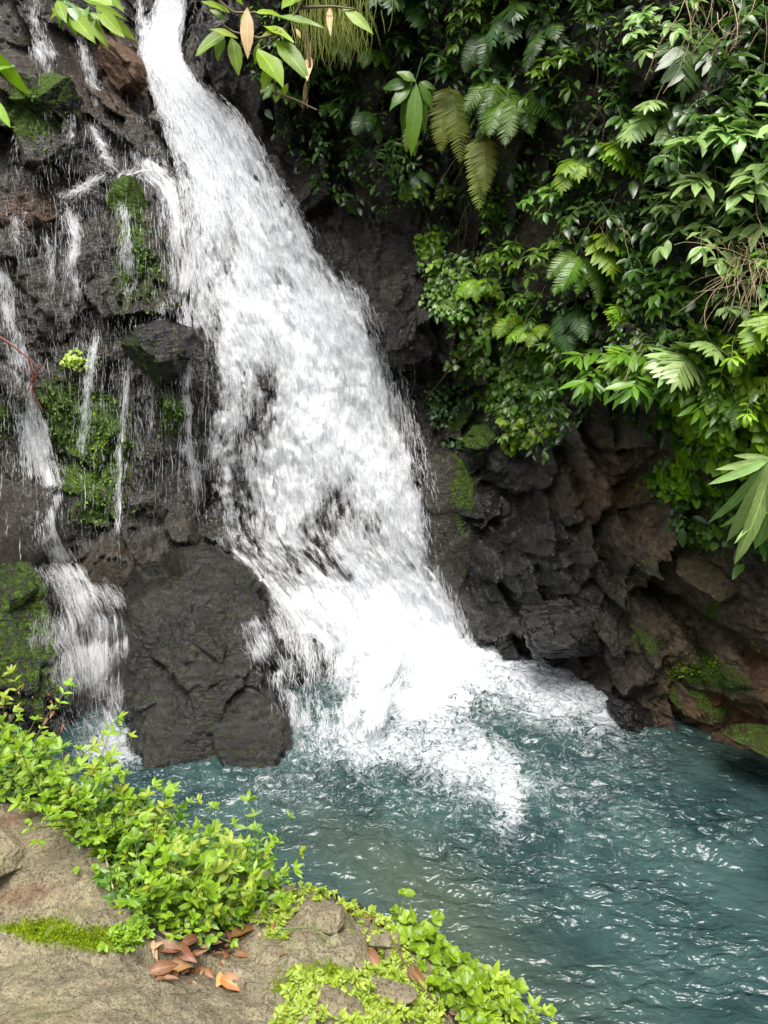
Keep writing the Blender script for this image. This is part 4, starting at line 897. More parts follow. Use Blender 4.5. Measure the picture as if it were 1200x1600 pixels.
def place(kind, px, py, sc, label, cat, group, off=.05, i=0, roll=None, yaw=None):
    pr = PROTO[kind][i % len(PROTO[kind])]
    if pr.name not in USED: USED.add(pr.name); o = pr
    else: o = copy_tree(pr)
    p = hitp(px, py)[0]; o.location = (p[0], p[1] - off, p[2]); o.scale = (sc,) * 3
    rr = random.Random(px * 7 + py)
    o.rotation_euler = (rr.uniform(-.2, .2), rr.uniform(-.35, .35) if roll is None else roll, (rr.uniform(-.5, .5) if yaw is None else yaw))
    return tag(o, label, cat, group)
GS, GF = 'leafy shrubs on the right cliff', 'ferns on the right cliff'
T = [
 ('sd',470,20,.8,'dark shrub behind the hanging moss at the top centre'),('sd',640,60,1.0,'dark leafy shrub above the broad leaved epiphyte'),
 ('ld',640,-10,1.1,'lobed leafed plant cut by the top edge above the small hanging fern'),('sm',745,30,.9,'small leafed shrub at the top right of the lobed leafed plant'),
 ('sd',700,95,1.0,'dark shrub directly above the yellowing ferns'),('ld',820,15,1.0,'dark lobed plant at the top edge in the middle of the cliff'),
 ('sd',790,80,1.1,'dark drooping shrub above the large green fern'),('sm',870,110,1.0,'leafy shrub right of the dark drooping one near the top'),
 ('sd',910,30,1.0,'dark shrub at the top edge left of the pale tipped branch'),('sp',1010,60,.9,'pale tipped leafy branch near the top right'),
 ('ld',1075,70,1.3,'big dark lobed plant right of the pale tipped branch'),('sd',1160,100,1.3,'dark glossy shrub high on the right under the hanging roots'),
 ('lp',1020,190,.9,'grey green palmate plant in the dark upper right'),('sd',950,140,1.1,'dark shrub just above the bright lobed fern'),
 ('sd',1100,165,1.3,'dark broad leafed shrub between the lobed plant and the pale bushes'),('sp',1165,225,1.4,'pale leafed bush with long horizontal leaves at the upper right edge'),
 ('sp',1130,290,1.4,'pale green bush below the one with long horizontal leaves'),('sp',1075,320,1.0,'pale bush left of the big pale bushes'),
 ('sp',1190,320,1.4,'pale bush cut by the right edge above the dry grass'),('sp',1110,365,1.0,'lowest of the pale bushes, left of the dry grass'),
 ('sm',860,300,.9,'small shrub under the lobed bright fern'),('sd',930,320,1.0,'dark shrub in the middle of the plant covered cliff'),
 ('sd',1010,290,1.0,'dark shrub left of the pale bushes'),('sm',790,400,1.0,'glossy leafed shrub above the spiky creeping plants'),
 ('sm',860,400,1.1,'glossy leafed shrub hanging in the middle of the cliff'),('sd',920,430,1.0,'dark shrub right of the glossy hanging one'),
 ('sm',830,470,.8,'small shrub below the glossy hanging one'),('sd',985,390,1.0,'dark shrub between the long lobed frond and the pale bushes'),
 ('sm',1030,450,1.0,'mid green shrub with upright tip below the pale bushes'),('sp',1150,470,.9,'pale sparse bush below the dry grass'),
 ('sm',960,500,1.0,'leafy shrub above the glossy whorled plant'),('sd',1080,510,1.0,'dark shrub above the large pale feathery leaf'),
 ('sf',1170,510,1.1,'bright leafed shrub at the right edge below the dry grass'),('sf',1130,560,1.0,'bright shrub right of the large pale feathery leaf'),
 ('sm',760,330,.8,'small shrub beneath the large green fern'),('sm',690,300,.5,'tiny sprig beside the dark recess under the yellowing ferns'),
 ('sm',890,540,.8,'shrub left of the glossy whorled plant'),('sd',870,590,.9,'dark shrub over the bright ivy tips'),
 ('sd',600,10,.9,'dark shrub at the top edge left of the lobed leafed plant'),('sd',1190,30,1.2,'dark shrub in the top right corner'),
 ('sd',740,150,.8,'dark shrub between the yellow ferns and the green one'),('sm',1190,400,.9,'green shrub behind the dry grass at the right edge'),
 ('sm',730,430,.6,'small shrub over the left creeper'),('sd',1060,220,1.1,'dark shrub behind the grey green palmate plant'),
 ('sd',480,110,.8,'dark shrub on the shaded rock right of the overhanging branch'),('sd',545,130,.9,'dark shrub below the curtain of hanging moss'),('sd',560,230,.7,'dark shrub lowest on the shaded rock right of the chute'),('sd',420,60,.8,'dark shrub behind the overhanging branch'),('sd',620,240,.8,'dark shrub under the broad leaved epiphyte'),
 ('sm',1000,540,.7,'small shrub touching the top of the glossy whorled plant'),('sf',1190,610,.9,'bright shrub at the right edge above the strap leafed plant'),
]
for k, px, py, sc, lb in T: place(k, px, py, sc, lb, 'shrub', GS, i=px)
T = [
 ('fm',588,85,.5,0,'small dark fern hanging left of the broad leaved epiphyte'),('fm',440,140,.5,0,'dark fern hanging below the overhanging branch'),('fm',470,155,.42,1,'smaller dark fern right of the one below the overhanging branch'),
 ('fy',700,140,1.15,0,'yellowing fern frond hanging highest on the dark cliff'),('fy',748,215,1.1,1,'yellowing fern frond hanging lower right of the other yellow one'),
 ('fm',800,160,1.05,0,'large green fern right of the yellowing fronds'),('fm',775,140,.9,1,'green fern behind the large one'),
 ('fd',578,180,.7,1,'dull fern in the dark recess below the small dark fern'),
 ('lf',895,255,1.0,0,'lobed bright fern left of the brightest one'),('lf',955,230,1.15,1,'brightest lobed fern catching the light in the upper cliff'),
 ('lf',935,370,1.3,0,'long lobed frond hanging in the middle of the cliff'),('lp',1065,560,1.05,0,'large pale feathery leaf beside the glossy whorled plant'),
 ('ff',835,510,.9,0,'spiky fern above the bright ivy tips'),('ff',800,500,.8,1,'spiky fern over the ivy left of the bright tips'),('ff',745,440,.8,0,'feathery fern on the left creeper'),('ff',775,480,.8,1,'feathery fern lower on the left creeper'),
 ('lf',960,480,.9,1,'small lobed fern above the glossy whorled plant'),('lf',1190,490,1.0,0,'yellow green lobed fern at the right edge under the dry grass'),
 ('fm',1140,620,.5,0,'small fern among the round leafed creeper'),('fd',880,480,.9,1,'dark fern left of the long leafed shrubs'),('fm',900,400,.8,0,'green fern below the small shrub under the lobed ferns'),
 ('fd',760,60,.8,1,'dark fern hanging near the top edge'),('fd',850,60,.8,0,'dark fern right of the one near the top edge'),
 ('fd',520,170,.6,0,'slender dark fern on the shaded rock below the hanging moss'),('fm',545,70,.6,1,'slender green fern just right of the hanging moss'),('fy',640,200,.5,0,'small yellowish fern hanging under the broad leaved epiphyte'),('fd',650,270,.6,1,'dark fern lowest at the left end of the green curtain'),
 ('ff',1010,560,.6,0,'little fern on top of the glossy whorled plant'),
]
for k, px, py, sc, i, lb in T: place(k, px, py, sc * 1.08, lb, 'fern', GF, off=.14 if k[0] == 'f' else .10, i=i, roll=0. if k == 'fy' else None, yaw=0. if k in ('fy', 'fm') else None)
for k, px, py, sc, lb in [('gi',960,570,1.0,'glossy whorled plant hanging over the brown rock, leftmost of its kind'),('gi',1020,575,1.0,'glossy whorled plant in the middle of its three, above the flat brown stone'),('gi',1085,590,.9,'glossy whorled plant right of the other two under the large pale leaf'),('gf',985,560,.7,'bright young whorled plant on top of the glossy ones')]:
    place(k, px, py, sc, lb, 'ginger plant', 'glossy whorled plants over the brown rock', i=px)
for k in PROTO:
    for pr in PROTO[k]:
        if pr.name not in USED:
            for ch in list(pr.children): bpy.data.objects.remove(ch)
            bpy.data.objects.remove(pr)

def creeper(px, py, rx, ry, N, size, mat, label, seed, kind='heart', name='creeper', lift=(.01, .10), ang=0):
    rg = np.random.default_rng(seed); root = empty(name, hitp(px, py)[0]); tag(root, label, 'creeper', 'creepers on the right cliff')
    a = rg.uniform(0, 2 * np.pi, N); r = rg.random(N) ** .55; r *= 1 + .35 * np.sin(a * 3 + seed) * r; c, s = math.cos(R(ang)), math.sin(R(ang))
    ux, uy = r * np.cos(a) * rx, r * np.sin(a) * ry; xs = px + ux * c - uy * s; ys = py + ux * s + uy * c
    P = hitp(xs, ys); lf = rg.uniform(*lift, N); P[:, 1] -= lf; P[:, 2] += rg.normal(0, .01, N)
    ax = np.stack([rg.normal(0, .6, N), -.35 - .3 * rg.random(N), -1 + .7 * rg.random(N)], -1); nm = np.stack([rg.normal(0, .35, N), -1 + .4 * rg.random(N), .7 + .5 * rg.random(N)], -1)
    L = size * rg.uniform(.6, 1.2, N); la = Acc(); leaves(la, P, ax, nm, L, L * (.85 if kind == 'heart' else .42), kind, droop=rg.uniform(0, .3, N), rg=rg)
    sa = Acc()
    for k in range(10):
        i = rg.integers(N); x, y = xs[i], ys[i]; n = 8; qx = x + np.cumsum(rg.normal(0, rx * .12, n)); qy = y + np.linspace(0, ry * .5, n)
        Q = hitp(qx, qy, .03); tube(sa, Q, .0018, 4)
    inv = Matrix.Translation(-Vector(root.location))
    for nme, ac, m in (('vine', sa, 'stem_green'), ('foliage', la, mat)):
        me = ac.mesh(nme); me.transform(inv); link(nme, me, M[m], root)
CR = [(672,385,22,32,190,.045,'leaf_fresh','bright creeper at the corner of the dark recess beside the rock nose',0),(700,455,34,50,380,.045,'leaf_mid','creeper trailing down from the corner of the recess',0),
 (750,545,45,50,420,.045,'leaf_mid','dense ivy below the feathery ferns',0),(815,610,60,40,420,.05,'leaf_mid','dark ivy above the bright tips',20),(815,665,38,30,170,.055,'leaf_fresh','bright ivy tips hanging lowest over the dark rock',0),
 (695,625,34,34,170,.04,'leaf_dark','small dark creeper just right of the fall',0),(735,690,34,16,70,.035,'leaf_dark','sparse creeper above the grey mossy slab',0),(1080,640,40,34,170,.07,'leaf_fresh','round leafed creeper right of the glossy whorled plants',0),
 (1140,680,70,60,420,.07,'leaf_fresh','round leafed creeper in the widest bright patch at right',0),(1060,750,60,26,300,.05,'leaf_fresh','bright creeper edge hanging over the brown stones',10),(1090,830,34,22,150,.045,'leaf_mid','small dark patch of creeper under the bright edge',0),
 (1180,610,40,40,170,.07,'leaf_lime','yellow green round leafed creeper at the right edge',0),(1150,780,50,40,200,.045,'leaf_mid','creeper behind the strap leafed plant',0),(850,560,50,34,260,.04,'leaf_mid','ivy between the spiky fern and the shrubs',0),
 (760,405,24,10,26,.06,'leaf_lime','few lime leaves on a trailing vine above the left ivy',0),(770,460,14,14,14,.07,'leaf_lime','two or three lime leaves shining below the trailing vine',0),(650,300,28,8,40,.05,'leaf_fresh','small bright creeper tip in the dark recess',0),
 (1120,550,70,50,300,.045,'leaf_lime','yellow green tangle of creeper behind the pale feathery leaf',0),(1010,350,60,40,260,.04,'leaf_dark','dark small leafed creeper among the central shrubs',0),(980,440,60,40,260,.04,'leaf_mid','mid green small leafed creeper in the centre right',0),
 (120,560,22,14,60,.04,'leaf_lime','small lime plant on the wet left wall',0),(505,210,14,30,34,.045,'leaf_dark','round leafed vine hanging right of the small ferns',0)]
for i, (px, py, rx, ry, N, s, m, lb, a) in enumerate(CR): creeper(px, py, rx, ry, N, s, m, lb, 400 + i, ang=a)

# dense undergrowth behind the plants one can tell apart
VEG = [(400,-160),(1500,-160),(1500,880),(1190,880),(1075,850),(1000,770),(1050,690),(920,640),(850,715),(790,700),(745,640),(690,560),(650,420),(655,350),(700,320),(640,330),(560,330),(480,290),(420,200),(390,110)]
def scatter(region, N, seed, gate=.0, nf=3.):
    rg = np.random.default_rng(seed); xa = np.array(region); xs = rg.uniform(xa[:, 0].min(), xa[:, 0].max(), N * 3); ys = rg.uniform(xa[:, 1].min(), xa[:, 1].max(), N * 3)
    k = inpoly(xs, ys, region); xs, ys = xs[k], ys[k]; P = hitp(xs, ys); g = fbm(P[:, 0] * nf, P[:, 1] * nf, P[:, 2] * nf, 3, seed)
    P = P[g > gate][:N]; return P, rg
def undergrowth(name, N, seed, size, mat, label, kind, gate, lift, wr=.42):
    P, rg = scatter(VEG, N, seed, gate); n = len(P); P[:, 1] -= rg.uniform(*lift, n)
    ax = np.stack([rg.normal(0, .7, n), -.4 - .4 * rg.random(n), -.9 + 1.1 * rg.random(n)], -1); nm = np.stack([rg.normal(0, .45, n), -.7 + .5 * rg.random(n), 1 + 0 * P[:, 0]], -1)
    L = size * rg.uniform(.5, 1.3, n); a = Acc(); leaves(a, P, ax, nm, L, L * wr, kind, droop=.2, rg=rg)
    tag(link(name, a.mesh(name), M[mat]), label, kind='stuff')
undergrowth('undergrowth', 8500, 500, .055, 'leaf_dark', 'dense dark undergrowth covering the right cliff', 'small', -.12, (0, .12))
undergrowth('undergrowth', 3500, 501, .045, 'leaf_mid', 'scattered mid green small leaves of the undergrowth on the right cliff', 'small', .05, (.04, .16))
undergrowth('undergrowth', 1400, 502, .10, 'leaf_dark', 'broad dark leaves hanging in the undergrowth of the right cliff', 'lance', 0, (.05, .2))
# moss growing on the wet wall, in clumps
def moss_tufts(name, blobs, seed, mat, label, ptf, size, out_dir, wr=.5):
    rg = np.random.default_rng(seed); xs, ys = [], []
    for cx_, cy_, rx, ry, N in blobs:
        xs.append(cx_ + rg.normal(0, rx * .55, N)); ys.append(cy_ + rg.normal(0, ry * .55, N))
    xs = np.concatenate(xs); ys = np.concatenate(ys); P = ptf(xs, ys); g = fbm(P[:, 0] * 7, P[:, 1] * 7, P[:, 2] * 7, 3, seed); k = g > -.1; P = P[k]; n = len(P)
    ax = np.array(out_dir) + rg.normal(0, .55, (n, 3)); nm = np.cross(ax, rg.normal(size=(n, 3)))
    L = size * rg.uniform(.5, 1.3, n); a = Acc(); leaves(a, P, ax, nm, L, L * wr, 'small', droop=.3, rg=rg, tint=np.clip(.5 + 1.2 * g[k] + rg.normal(0, .25, n), 0, 1))
    tag(link(name, a.mesh(name), M[mat]), label, kind='stuff')
cp_ = lambda x, y: hitp(x, y, .005)
moss_tufts('moss', [(150,690,60,80,2600),(100,640,40,50,900),(160,790,36,26,500),(215,400,24,90,1500),(268,640,24,44,900),(60,170,40,50,700),(240,440,34,50,500),(20,660,24,30,250)], 511, 'moss_dark', 'green moss clumps hanging on the wet wall behind the trickles', cp_, .035, (0, -.6, -.5))
moss_tufts('moss', [(160,700,22,40,500),(140,560,14,8,60),(150,620,30,20,200),(160,800,14,16,120)], 512, 'moss_lime', 'brightest moss clump in the middle of the wet wall', cp_, .028, (0, -.7, -.3))
moss_tufts('moss', [(1100,1042,46,18,700),(1010,885,14,12,120),(1117,955,7,20,90),(1050,1050,14,14,120),(1180,1010,10,50,120)], 513, 'moss_lime', 'bright moss on the low brown rock at the right waterline', cp_, .022, (0, -.4, .6))
rg = np.random.default_rng(3); a = Acc()
for i in range(420):
    px = 520 + rg.normal(0, 26); py = -20 + rg.uniform(0, 60); Y = 5.6 + rg.normal(0, .12); p0 = at(px, py, Y); P = arc(p0, (rg.normal(0, .1), rg.normal(0, .1), -1), rg.uniform(.06, .3), .1, 6, .10, rg); tube(a, P, [.003, .003, .0025, .002, .0015, .0005], 3, rg.random())
tag(link('hanging_moss', a.mesh('hanging_moss'), M['leaf_yellow']), 'yellow green curtain of hanging moss at the top centre', 'moss')
boulder('rock', 520, -30, 5.75, (.25, .25, .18), 91, MB, 'dark overhanging rock at the top edge carrying the hanging moss', 'rock', moss=(1, UP, -2))

# single leaves laid out one by one on a plant: (base x, base y, tip x, tip y, width/length)
def leafy(name, spec, Y, mat, label, cat, kind='lance', stems=(), stemm='stem_green', group=None, dz=.06, seed=0, droop=.15, parts_each=False, srad=.004, nrm=(0, -.8, .75), extra=()):
    rg = np.random.default_rng(seed); root = empty(name, at(*stems[0][0], Y) if stems else at(spec[0][0], spec[0][1], Y)); tag(root, label, cat, group); inv = Matrix.Translation(-Vector(root.location))
    if stems:
        sa = Acc()
        for st in stems:
            n = len(st); Q = np.array([at(x, y, Y + dz * .5 * math.sin(i + len(st))) for i, (x, y) in enumerate(st)])
            tt = np.linspace(0, n - 1, n * 4); Q = np.stack([np.interp(tt, np.arange(n), Q[:, c]) for c in range(3)], -1)
            tube(sa, Q, np.linspace(srad, srad * .45, len(Q)), 6)
        me = sa.mesh('stem'); me.transform(inv); link('stem', me, M[stemm], root)
    def one(sp, ac):
        bx, by, tx, ty, wr = sp[:5]; b = at(bx, by, Y + rg.normal(0, dz * .3)); e = at(tx, ty, Y + rg.normal(0, dz) - .5 * dz); L = np.linalg.norm(e - b)
        leaves(ac, b, e - b + np.array([0, 0, droop * L * .6]), np.array(nrm) + rg.normal(0, .25, 3), L * 1.03, L * wr, kind, droop=droop, fold=.22, rg=rg)
    for m_, sps in ((mat, spec),) + tuple(extra):
        if parts_each:
            for sp in sps: ac = Acc(); one(sp, ac); me = ac.mesh('leaf'); me.transform(inv); link('leaf', me, M[m_], root)
        else:
            ac = Acc(); [one(sp, ac) for sp in sps]; me = ac.mesh('foliage'); me.transform(inv); link('foliage', me, M[m_], root)
    return root
leafy('branch', [(358,48,308,82,.42),(350,52,338,92,.5),(362,58,372,112,.42),(405,66,398,98,.35),(402,78,440,128,.55),(425,98,412,138,.45),(430,62,478,118,.4),(452,70,470,108,.35),(380,8,350,-20,.4),(330,0,312,-14,.4),(400,20,440,22,.38),(395,10,372,30,.3),
   (360,20,318,2,.35),(430,25,500,40,.16),(535,12,578,50,.3),(440,15,470,-10,.35),(352,30,326,14,.3),(436,140,430,158,.6),(460,5,490,-16,.3),(410,40,455,60,.3)], 3.3, 'leaf_fresh', 'overhanging branch with large bright leaves at the top of the frame', 'branch',
   stems=[[(500,-60),(470,10),(440,50),(420,70),(402,80)],[(440,50),(405,60),(365,50),(350,40)],[(470,12),(520,10),(555,14)],[(480,50),(484,100),(480,150),(472,175)],[(400,20),(365,20),(330,-10)],[(425,145),(460,155),(495,172)],[(402,80),(425,100),(432,150)]], stemm='stem_brown', dz=.05, seed=2, droop=.18, srad=.006,
   extra=(('leaf_tan', [(386,12,386,84,.3),(392,30,380,70,.3)]),('leaf_lime', [(405,66,432,40,.35),(372,60,330,45,.3),(450,130,440,152,.5)])))
leafy('dead_vine', [(482,60,484,100,.2),(484,86,480,120,.2),(478,128,474,168,.2),(470,60,462,44,.4),(515,12,514,48,.12)], 3.35, 'leaf_tan', 'dry tan seed pods hanging on the vine below the overhanging branch', 'vine', stems=[[(478,30),(484,90),(478,130),(472,168)]], stemm='dry', seed=4)
leafy('branch', [(90,0,100,30,.3),(100,10,75,30,.3),(110,20,140,60,.3),(120,10,165,68,.3),(140,20,175,40,.3),(150,10,185,55,.3),(120,30,150,70,.3),(160,20,210,62,.3),(80,10,100,45,.25),(130,0,200,30,.25),(140,0,190,10,.3),(150,30,158,76,.3),(170,50,190,58,.4),(175,-5,188,16,.2)], 4.3, 'leaf_fresh', 'leafy branch hanging in from the top left corner area', 'branch',
   stems=[[(60,-50),(100,5),(140,25),(165,50)],[(110,-50),(130,0),(160,20)]], dz=.08, seed=5, extra=(('leaf_mid', [(100,0,130,40,.3),(110,5,90,38,.3),(140,10,120,44,.3),(95,20,120,52,.3)]),))
leafy('plant', [(-20,70,38,150,.26),(-15,150,12,195,.3),(-30,120,20,100,.25)], 4.0, 'leaf_fresh', 'long bright leaves poking in at the left edge near the top', 'plant', seed=6, kind='strap')
leafy('epiphyte', [(640,128,600,140,.45),(645,130,612,168,.38),(645,130,628,205,.3),(650,130,645,235,.26),(655,130,660,205,.3),(655,130,676,170,.36),(650,128,620,112,.5),(655,128,680,140,.4)], 5.85, 'leaf_mid', 'broad leaved epiphyte hanging left of the yellowing ferns', 'epiphyte', seed=7, droop=.2, nrm=(0, -1, .4), stems=[[(660,90),(648,130)]])
leafy('strap_plant', [(1200,720,1128,768,.16),(1200,722,1132,830,.15),(1200,725,1150,860,.16),(1205,725,1172,880,.17),(1210,725,1198,890,.17),(1202,715,1150,720,.2),(1210,715,1215,800,.2),(1205,718,1140,745,.16),(1200,760,1140,850,.12),(1200,770,1160,870,.12),(1215,720,1240,860,.18),(1200,800,1150,840,.14)], 3.35, 'leaf_pale', 'big plant with long pale drooping strap leaves at the right edge', 'plant', 'strap', seed=8, droop=.3, parts_each=True, stems=[[(1260,620),(1230,680),(1204,722)]], srad=.008, nrm=(0, -.9, .7))
leafy('seedling', [(1040,165,1010,175,.4),(1040,168,1015,200,.35),(1040,168,1030,215,.35),(1040,168,1050,210,.35),(1040,165,1060,190,.4),(1040,165,1062,170,.35)], 4.75, 'leaf_pale', 'pale hand shaped leaf group below the big dark lobed plant', 'plant', seed=9, stems=[[(1060,120),(1042,165)]])
# dry grass and hanging roots
def strands_of(name, n, box, Yr, L, d, mat, label, cat, seed, rad=.0022, wob=.12, droop=.8):
    rg = np.random.default_rng(seed); a = Acc()
    for i in range(n):
        px = rg.uniform(box[0], box[2]); py = rg.uniform(box[1], box[3]); p0 = at(px, py, hit(px, py)[0] - rg.uniform(*Yr)); dd_ = np.array(d) + rg.normal(0, .35, 3)
        P = arc(p0, dd_, rg.uniform(*L), droop, 9, wob, rg); tube(a, P, np.linspace(rad, rad * .4, 9), 3, rg.random())
    tag(link(name, a.mesh(name), M[mat]), label, cat)
strands_of('dry_grass', 90, (1130,390,1200,440), (.05,.2), (.15,.4), (-.3,-.5,.1), 'dry', 'tangle of dry straw coloured grass at the right edge below the pale bushes', 'grass', 21)
strands_of('dry_roots', 26, (1070,-30,1200,20), (.3,.6), (.2,.55), (0,0,-1), 'dry', 'dry roots dangling in the top right corner', 'roots', 22, .0028, .16, .2)
strands_of('hanging_vine', 1, (700,60,702,62), (.3,.4), (.6,.7), (0,0,-1), 'stem_brown', 'thin vine dangling over the yellowing ferns', 'vine', 23, .003, .1, .2)
strands_of('dry_twig', 5, (1000,520,1010,560), (.1,.2), (.2,.4), (-.5,-.5,-.4), 'dry', 'few dry twigs sticking out above the glossy whorled plants', 'twig', 24)
strands_of('dry_twig', 14, (930,330,970,380), (.1,.2), (.1,.25), (0,-.5,-.4), 'dry', 'brown dead twigs beside the long lobed frond', 'twig', 26)
strands_of('creeping_roots', 60, (560,20,1150,560), (.05,.2), (.2,.7), (0,0,-1), 'stem_brown', 'thin brown vines hanging all over the shaded cliff', 'vine', 25, .0022, .14, .2)
bpy.data.objects['creeping_roots']['kind'] = 'stuff'
a = Acc(); 
for pl in ([(-10,520),(20,540),(45,560),(60,575),(72,568)],[(45,560),(52,590),(40,620)],[(60,575),(50,610),(66,640)]):
    tube(a, np.array([at(x, y, 5.35 - .03 * i) for i, (x, y) in enumerate(pl)]), np.linspace(.009, .003, len(pl)), 5)
tag(link('twig', a.mesh('twig'), M['stem_red']), 'dark reddish bent twig caught across the left edge cascade', 'twig')

# ------------------------------------------------------------------ foreground plants
def sprig(sa, la, p0, h, k, L, W, kind, rg, lean=None, tint=None, whorl=3):
    lean = rg.normal(0, .45, 2) if lean is None else lean
    P = arc(p0, (lean[0], lean[1], 1), h, .5, 7, .08, rg); tube(sa, P, np.linspace(.0022, .0012, 7), 4)
    stem_leaves(la, P, k, L, W, kind, whorl, rg=rg, opposite=True, start=.3, droop=.25, tint=tint)
def carpet(name, region, N, seed, h, L, W, kind, mat, label, k=3, gate=-.12, whorl=3):
    rg = np.random.default_rng(seed); xa = np.array(region); xs = rg.uniform(xa[:, 0].min(), xa[:, 0].max(), N * 6); ys = rg.uniform(xa[:, 1].min(), xa[:, 1].max(), N * 6)
    m = inpoly(xs, ys, region); xs, ys = xs[m][:N * 2], ys[m][:N * 2]; P = bankp(xs, ys); ok = (P[:, 1] < 4.2) & (P[:, 2] > .3)
    g = fbm(P[:, 0] * 5, P[:, 1] * 5, P[:, 2] * 5, 2, seed); P = P[ok & (g > gate)][:N]; sa, la = Acc(), Acc()
    for p in P: sprig(sa, la, p, rg.uniform(*h), k, rg.uniform(*L), W, kind, rg, whorl=whorl)
    tag(link(name, la.mesh(name), M[mat]), label, kind='stuff'); tag(link(name + '_stems', sa.mesh(name + '_stems'), M['stem_green']), 'stems of the ' + label, kind='stuff')
MAINC = [(-60,1030),(0,1050),(110,1090),(210,1180),(330,1265),(400,1335),(480,1375),(400,1400),(365,1450),(300,1470),(220,1440),(195,1380),(165,1330),(100,1275),(0,1245),(-60,1240)]
RIGHTC = [(330,1290),(440,1335),(560,1375),(640,1425),(720,1480),(830,1545),(920,1620),(740,1620),(690,1590),(650,1510),(600,1430),(520,1390),(440,1375),(380,1370)]
carpet('ground_cover', MAINC, 800, 601, (.05,.22), (.016,.034), .72, 'round', 'leaf_fresh', 'dense bright green ground cover along the bank', k=3)
carpet('ground_cover', MAINC, 600, 602, (.06,.26), (.02,.042), .36, 'lance', 'leaf_fresh', 'pointed leaved plants in the ground cover', k=3)
carpet('ground_cover', MAINC, 560, 603, (.05,.18), (.016,.036), .6, 'heart', 'leaf_mid', 'deeper green leaves inside the ground cover', k=3)
carpet('ground_cover', MAINC, 170, 604, (.1,.28), (.022,.042), .4, 'lance', 'leaf_lime', 'lime green tips of the ground cover', k=3)
carpet('ground_cover', RIGHTC, 700, 605, (.03,.11), (.018,.038), .9, 'round', 'leaf_fresh', 'low round leaved ground cover on the right part of the bank', k=2)
carpet('ground_cover', RIGHTC, 260, 606, (.05,.15), (.02,.045), .4, 'lance', 'leaf_lime', 'small pointed sprigs on the right part of the bank', k=3)
FERNY = [(380,1370),(520,1375),(620,1440),(700,1560),(700,1620),(420,1620),(470,1530),(600,1510),(560,1440),(470,1400),(440,1480),(410,1480)]
carpet('spike_moss', FERNY, 380, 607, (.015,.04), (.012,.022), .45, 'lance', 'leaf_lime', 'feathery spike moss on the foreground bank', k=4)
carpet('spike_moss', [(170,1430),(230,1450),(220,1490),(170,1480)], 60, 608, (.015,.03), (.01,.02), .45, 'lance', 'leaf_fresh', 'little patch of spike moss beside the bright moss', k=4)
moss_tufts('moss', [(70,1455,42,16,3400),(150,1468,52,16,3400),(10,1452,30,6,700),(500,1525,50,16,3200),(455,1545,24,10,1000),(560,1560,30,14,1200),(550,1575,20,14,700),(460,1400,30,8,500)], 520, 'moss_lime', 'bright yellow green moss cushions on the foreground rock', lambda x, y: bankp(x, y), .011, (0, 0, 1), .35)
def seedling(px, py, h, k, L, W, kind, mat, label, seed, lean, whorl=4, Y=None):
    rg = np.random.default_rng(seed); p = bankp(px, py)[0] if Y is None else at(px, py, Y); sa, la = Acc(), Acc(); sprig(sa, la, (0, 0, 0), h, k, L, W, kind, rg, lean, whorl=whorl)
    root = empty('seedling', p); tag(root, label, 'seedling'); link('stem', sa.mesh('stem'), M['stem_green'], root); link('foliage', la.mesh('foliage'), M[mat], root)
for a_ in [(345,1448,.16,4,.065,.36,'lance','leaf_lime','pale variegated seedling in the dip beside the brown leaves',1,(0,.1),5),(390,1395,.14,3,.07,.38,'lance','leaf_lime','lime seedling just above the variegated one',2,(-.2,0),4),
  (150,1170,.30,4,.07,.30,'lance','leaf_fresh','sprig reaching over the left spray, leftmost of the tall ones',3,(.35,.2),5),(235,1235,.32,4,.08,.28,'lance','leaf_lime','sprig with a star of narrow leaves against the big boulder',4,(.3,.3),5),
  (300,1300,.50,3,.05,.3,'lance','leaf_fresh','thin tall sprig standing in front of the dark pool edge',5,(.15,.2),3),(90,1110,.16,3,.06,.35,'lance','leaf_fresh','sprig at the top of the ground cover near the left boulder',6,(.1,.1),4),(30,1090,.16,3,.06,.35,'lance','leaf_lime','lime sprig at the left edge of the ground cover top',7,(-.1,.1),4),
  (490,1385,.20,3,.06,.36,'lance','leaf_fresh','bright sprig on the lip of the bank right of the tan stone',8,(0,.1),4),(570,1400,.22,4,.06,.32,'lance','leaf_lime','upright sprig on the lip of the bank in front of the water',9,(.05,.1),4),(545,1395,.10,3,.05,.32,'lance','leaf_fresh','short sprig left of the upright one on the lip',10,(-.2,.1),4),
  (660,1450,.13,3,.045,.5,'heart','leaf_fresh','round leaved sprig on the right lip of the bank',11,(.2,.2),3),(790,1560,.10,3,.04,.6,'heart','leaf_lime','round leaved sprig above the lower right end of the bank',12,(.3,.2),3),(850,1600,.09,3,.04,.6,'heart','leaf_lime','last round leaved sprig at the bottom end of the bank',13,(.2,.1),3),
  (730,1500,.10,3,.045,.6,'heart','leaf_fresh','round leaved sprig in the middle of the right lip',14,(.2,.2),3),(250,1400,.14,4,.05,.3,'lance','leaf_fresh','narrow leaved sprig beside the left rock slab',15,(0,0),4),(315,1500,.10,3,.035,.4,'lance','leaf_pale','tiny pale sprig above the orange fallen leaf',16,(.1,0),3)]:
    seedling(*a_)
